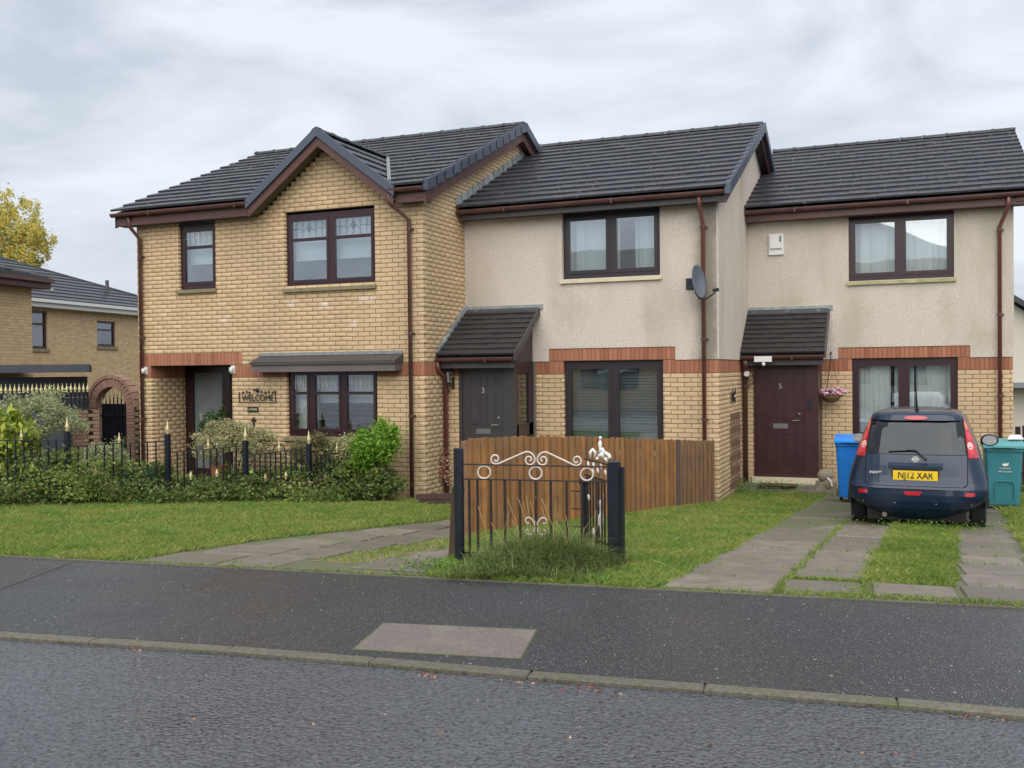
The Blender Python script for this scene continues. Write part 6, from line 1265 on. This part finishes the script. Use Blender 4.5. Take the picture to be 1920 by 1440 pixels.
openf = lambda i, j: zl_[i] >= 1.0 and zl_[i+1] <= 1.43 and nu+11 <= j < 2*nu+10 and abs(us[::-1][j-nu-11]) <= .85 and abs(us[::-1][min(j-nu-10, nu-1)]) <= .85
me = bpy.data.meshes.new('body'); F_ = [(i*nr+j, i*nr+(j+1) % nr, (i+1)*nr+(j+1) % nr, (i+1)*nr+j) for i in range(len(zl_)-1) for j in range(nr) if not openr(i, j) and not openf(i, j)]+[tuple(range(nr))[::-1], tuple(range((len(zl_)-1)*nr, len(zl_)*nr))]
me.from_pydata(V, [], F_); me.materials.append(m_paint); me.polygons.foreach_set('use_smooth', [True]*len(me.polygons)); bo = bpy.data.objects.new('body', me); COL.objects.link(bo); bo.parent = CAR
ws = bpy.data.meshes.new('windscreen'); ws.from_pydata(V, [], [(i*nr+j, i*nr+(j+1) % nr, (i+1)*nr+(j+1) % nr, (i+1)*nr+j) for i in range(nz_-1) for j in range(nr) if openf(i, j)]); m_cg = glassmat('car_glass', .02, (.17, .20, .22)); m_cg2 = glassmat('windscreen_glass', .08, (.85, .88, .88)); ws.materials.append(m_cg2); wo_ = bpy.data.objects.new('windscreen', ws); COL.objects.link(wo_); wo_.parent = CAR
m_seat = M('grey_seat_fabric', (.035, .036, .04), .9)
for x, y in ((-.42, .95), (.42, .95), (0, .97), (-.38, 2.0), (.38, 2.0)):
    big = abs(x) > .1
    st2 = MB().sph((x, y, 1.16 if y > 1.5 else 1.09), (.13 if big else .10, .05, .10 if y > 1.5 else .075), 12, 8).ob((x, y+.02, .78), (1, 0, 0), (0, 0, 1), (0, 1, 0), .24, .26, .06).build('seat', m_seat, None, True); st2.parent = CAR
db = MB().box(-.6, .6, 2.75, 3.0, .6, .97).box(-.55, .55, .45, .50, .5, .96).build('dashboard', m_seat); db.parent = CAR
def patch(name, rows, off, mat, nx=14, parent=None, thick=.012, smooth=True):
    V = []; Fq = []; n = len(rows)
    for lay in (0, 1):
        for z, a, b in rows:
            for k in range(nx+1): x = a+(b-a)*k/nx; V.append((x, yr(x, z)-off+thick*lay, z))
    s = n*(nx+1)
    for i in range(n-1):
        for k in range(nx): q = i*(nx+1)+k; Fq.append((q, q+1, q+nx+2, q+nx+1)); Fq.append((s+q+nx+1, s+q+nx+2, s+q+1, s+q))
    for i in range(n-1):
        for k in (0, nx): q = i*(nx+1)+k; Fq.append((q, q+nx+1, s+q+nx+1, s+q))
    for k in range(nx):
        for i in (0, n-1): q = i*(nx+1)+k; Fq.append((q, q+1, s+q+1, s+q))
    me = bpy.data.meshes.new(name); me.from_pydata(V, [], Fq); me.materials.append(mat); bm = bmesh.new(); bm.from_mesh(me); bmesh.ops.recalc_face_normals(bm, faces=bm.faces); bm.to_mesh(me); bm.free()
    o = bpy.data.objects.new(name, me); COL.objects.link(o); o.parent = parent or CAR; return o
def rows(z0, z1, f, n=12): return [(z0+(z1-z0)*i/n, *f(i/n, z0+(z1-z0)*i/n)) for i in range(n+1)]
def ell(cx, cz, rx, rz, n=12): return [(cz+rz*-cos(pi*i/n), cx-rx*sin(pi*i/n)-1e-4, cx+rx*sin(pi*i/n)+1e-4) for i in range(n+1)]
gl = rows(.985, 1.385, lambda t, z: (-(.600-.06*t), .600-.06*t))
tg_ = lambda t, z: (-(.608-.05*max(0, 1-t*8)**2*1.), (.608-.05*max(0, 1-t*8)**2*1.))
patch('tailgate_gap', rows(.595, 1.0, lambda t, z: (-.622+.05*max(0, 1-t*8)**2, .622-.05*max(0, 1-t*8)**2)), .005, m_seam)
TG = patch('tailgate', rows(.607, .978, tg_, 16), .016, m_paint, thick=.012)
for (za, zb3) in ((.968, .994), (1.375, 1.402)): patch('rear_window_seal', rows(za, zb3, lambda t, z: (-(.612-.06*(z-.975)/.425), .612-.06*(z-.975)/.425), 2), .006, m_seam)
for sx in (-1, 1): patch('rear_window_seal', rows(.975, 1.40, lambda t, z: tuple(sorted((sx*(.622-.06*t), sx*(.555-.06*t)))), 10), .006, m_seam, 4)
RW = patch('rear_window', gl, .014, m_cg, 16, thick=.004)
MBp = lambda: MB()
# spoiler lip over the rear window
patch('roof_spoiler', rows(1.392, 1.475, lambda t, z: (-(.545-.03*t), .545-.03*t), 5), .05, m_paint, thick=.06)
BL = patch('brake_light', ell(0, 1.425, .145, .026), .062, m_redl)
for sx in (-1, 1):
    def lf(t, z):
        inner = .628-.062*t; outer = W_(z)*.992; a, b = inner, outer
        return (a, b) if sx > 0 else (-b, -a)
    LP = patch('tail_lamp', rows(.945, 1.425, lf, 20), .012, m_redl, 8, thick=.014)
    def sub_(cz, rz, mt, k0, k1, nm):
        rw = []
        for i in range(9):
            z = cz-rz*cos(pi*i/8); s = sin(pi*i/8); t = (z-.945)/.48; inn = .628-.062*t; out = W_(z)*.985; c = inn+(out-inn)*(k0+k1)/2; h = (out-inn)*(k1-k0)/2*s+1e-4; a, b = c-h, c+h
            rw.append((z, a, b) if sx > 0 else (z, -b, -a))
        patch(nm, rw, .018, mt, 6, LP, .01)
    sub_(1.335, .055, m_orl, .08, .8, 'orange_lens'); sub_(1.09, .045, m_cll, .05, .75, 'clear_lens'); sub_(1.20, .05, M('bright_red_lens', (.62, .03, .05), .15, coat=1.), .1, .85, 'red_lens'); sub_(1.03, .05, M('bright_red_lens', (.62, .03, .05), .15, coat=1.), .05, .7, 'red_lens')
BP = patch('bumper', rows(.33, .598, lambda t, z: (-W_(z)*.955, W_(z)*.955), 14), .012, m_paint, 40, thick=.012)
patch('bumper_step', rows(.575, .602, lambda t, z: (-W_(z)*.96, W_(z)*.96), 3), .03, m_paint, 40, thick=.02)
patch('crease', rows(.438, .444, lambda t, z: (-.70, .70), 1), .0145, m_seam, 30, BP, .004)
for x0, x1 in ((-.70, -.585), (.585, .70)): patch('reflector', rows(.500, .545, lambda t, z: (x0, x1), 4), .02, m_redl, 6, BP)
patch('fog_lamp', [(z, -.03-h, -.03+h) for z, h in ((.497, .075), (.505, .09), (.53, .105), (.545, .108))], .02, m_redl, 8, BP)
for x in (-.64, -.245, .25, .66): cbuild(MB().lathe((x, yr(x, .40)-.010, .40), [(.007, -.004), (.007, .003)], 8, 'y'), 'parking_sensor', M('sensor_grey', (.35, .36, .38), .4), parent=BP)
# lip, plate, badge, lettering, wiper
cbuild(MB().prism([(-.33, yr(.3, .84)-.012, .83), (-.33, yr(.3, .84)-.055, .815), (-.33, yr(.3, .86)-.055, .85), (-.33, yr(.3, .88)-.014, .885)], (.66, 0, 0)), 'boot_handle', m_paint, parent=TG)
yp = yr(0, .73)-.028
cbuild(MB().box(-.285, .285, yp+.004, yp+.03, .662, .803), 'plate_shade_frame', m_seam, parent=TG); PLT = cbuild(MB().box(-.27, .27, yp-.008, yp+.003, .675, .79), 'number_plate', m_yel)  # thin dark frame painted in as shade, so the plate looks inset
def ctext(s, size, mat, parent, x, y, z, sx=1., nm='lettering', bold=0):
    o = text(s, size, mat, None, (x, y, z), (1, 0, 0), (0, .10, 1), .0015, nm, sx, bold); o.parent = parent; return o
ctext('NJ12 XAR', .118, m_plb, PLT, 0, yp-.010, .733, .84, 'plate_text', .0015)
bz = .925; yb_ = yr(0, bz)-.022
bd = cbuild(MB().tube([(.036*cos(t), yb_, bz+.030*sin(t)) for t in np.linspace(0, 2*pi, 21)], .0065, 6, False).box(-.047, .047, yb_-.007, yb_+.004, bz-.009, bz+.009), 'badge', m_chrome, parent=TG)
cbuild(MB().lathe((0, yb_+.004, bz), [(.034, -.002), (.034, .004)], 16, 'y'), 'badge_disc', M('badge_silver', (.45, .46, .48), .3, metal=.6), parent=bd)
ctext('NOTE', .042, m_chrome, TG, -.47, yr(.47, .755)-.020, .755, 1.6, 'model_lettering', .001)
wy_ = lambda z: yr(0, z)-.04
cbuild(MB().tube([(.13, wy_(.93), .925), (.10, wy_(.95)-.01, .955), (.01, wy_(1.02)-.01, 1.035), (-.10, wy_(1.03)-.005, 1.04)], [.018, .013, .010, .007], 7).tube([(.0, wy_(1.03), 1.035), (-.33, wy_(1.03), 1.015)], .007, 5), 'wiper', m_black)
# wheels
for y in (.72, 3.32):
    for sx in (-1, 1):
        x0 = sx*.735; pr = [(.20, -.095), (.27, -.10), (.305, -.085), (.312, -.05), (.312, .05), (.305, .085), (.27, .10), (.20, .095)]
        wh = cbuild(MB().lathe((x0, y, .312), pr, 28, 'x'), 'wheel', m_tyre, smooth=False); cbuild(MB().lathe((x0, y, .312), [(.19, -.098), (.205, -.10), (.205, .10), (.19, .098)], 20, 'x'), 'rim', m_chrome, parent=wh)
cbuild(MB().box(-.6, .6, .15, 3.8, .17, .35), 'underbody', m_under); cbuild(MB().tube([(-.36, .5, .25), (-.38, .10, .235)], .032, 10).box(-.5, -.2, .25, .6, .17, .28), 'exhaust', M('exhaust_steel', (.3, .28, .24), .4, metal=.7))
cbuild(MB().tube([(0, .62, 1.50), (0, .60, 1.56), (-.02, .5, 2.02)], [.028, .012, .003], 6), 'aerial', m_black)
for sx in (-1, 1):
    mr = cbuild(MB().sph((sx*.915-(0 if sx > 0 else -.05), 2.55, 1.02), (.125, .07, .085), 12, 8).box(sx*.80, sx*.86, 2.53, 2.6, .96, 1.0), 'door_mirror', m_black, True); cbuild(MB().prism([(sx*.915+.10*cos(t)*(1 if abs(cos(t)) < .9 else .98), 2.478, 1.02+.066*sin(t)) for t in np.linspace(0, 2*pi, 17)[:-1]], (0, .012, 0)), 'mirror_glass', M('mirror', (.85, .88, .9), .03, metal=1.), parent=mr)
# side windows and door lines
for sx in (-1, 1):
    for (ya_, yb2) in ((.75, 1.35), (1.42, 2.25), (2.32, 2.75)):
        V = [(sx*(W_(1.02)+.004), ya_, 1.02), (sx*(W_(1.02)+.004), yb2, 1.02), (sx*(W_(1.38)+.004), min(yb2, 2.5)-.05, 1.38), (sx*(W_(1.38)+.004), ya_+.03, 1.38)]
        cbuild(MB().prism(V, (-sx*.012, 0, 0)), 'side_window', m_cglass)
    for y in (1.4, 2.35): cbuild(MB().bar((sx*W_(.5), y, .48), (sx*(W_(.98)+.001), y, 1.0), .008), 'door_gap', m_seam)
    cbuild(MB().tube([(sx*W_(.7), .72+.37*cos(t), .33+.37*sin(t)) for t in np.linspace(0, pi, 13)], .03, 6), 'wheel_arch', m_seam)
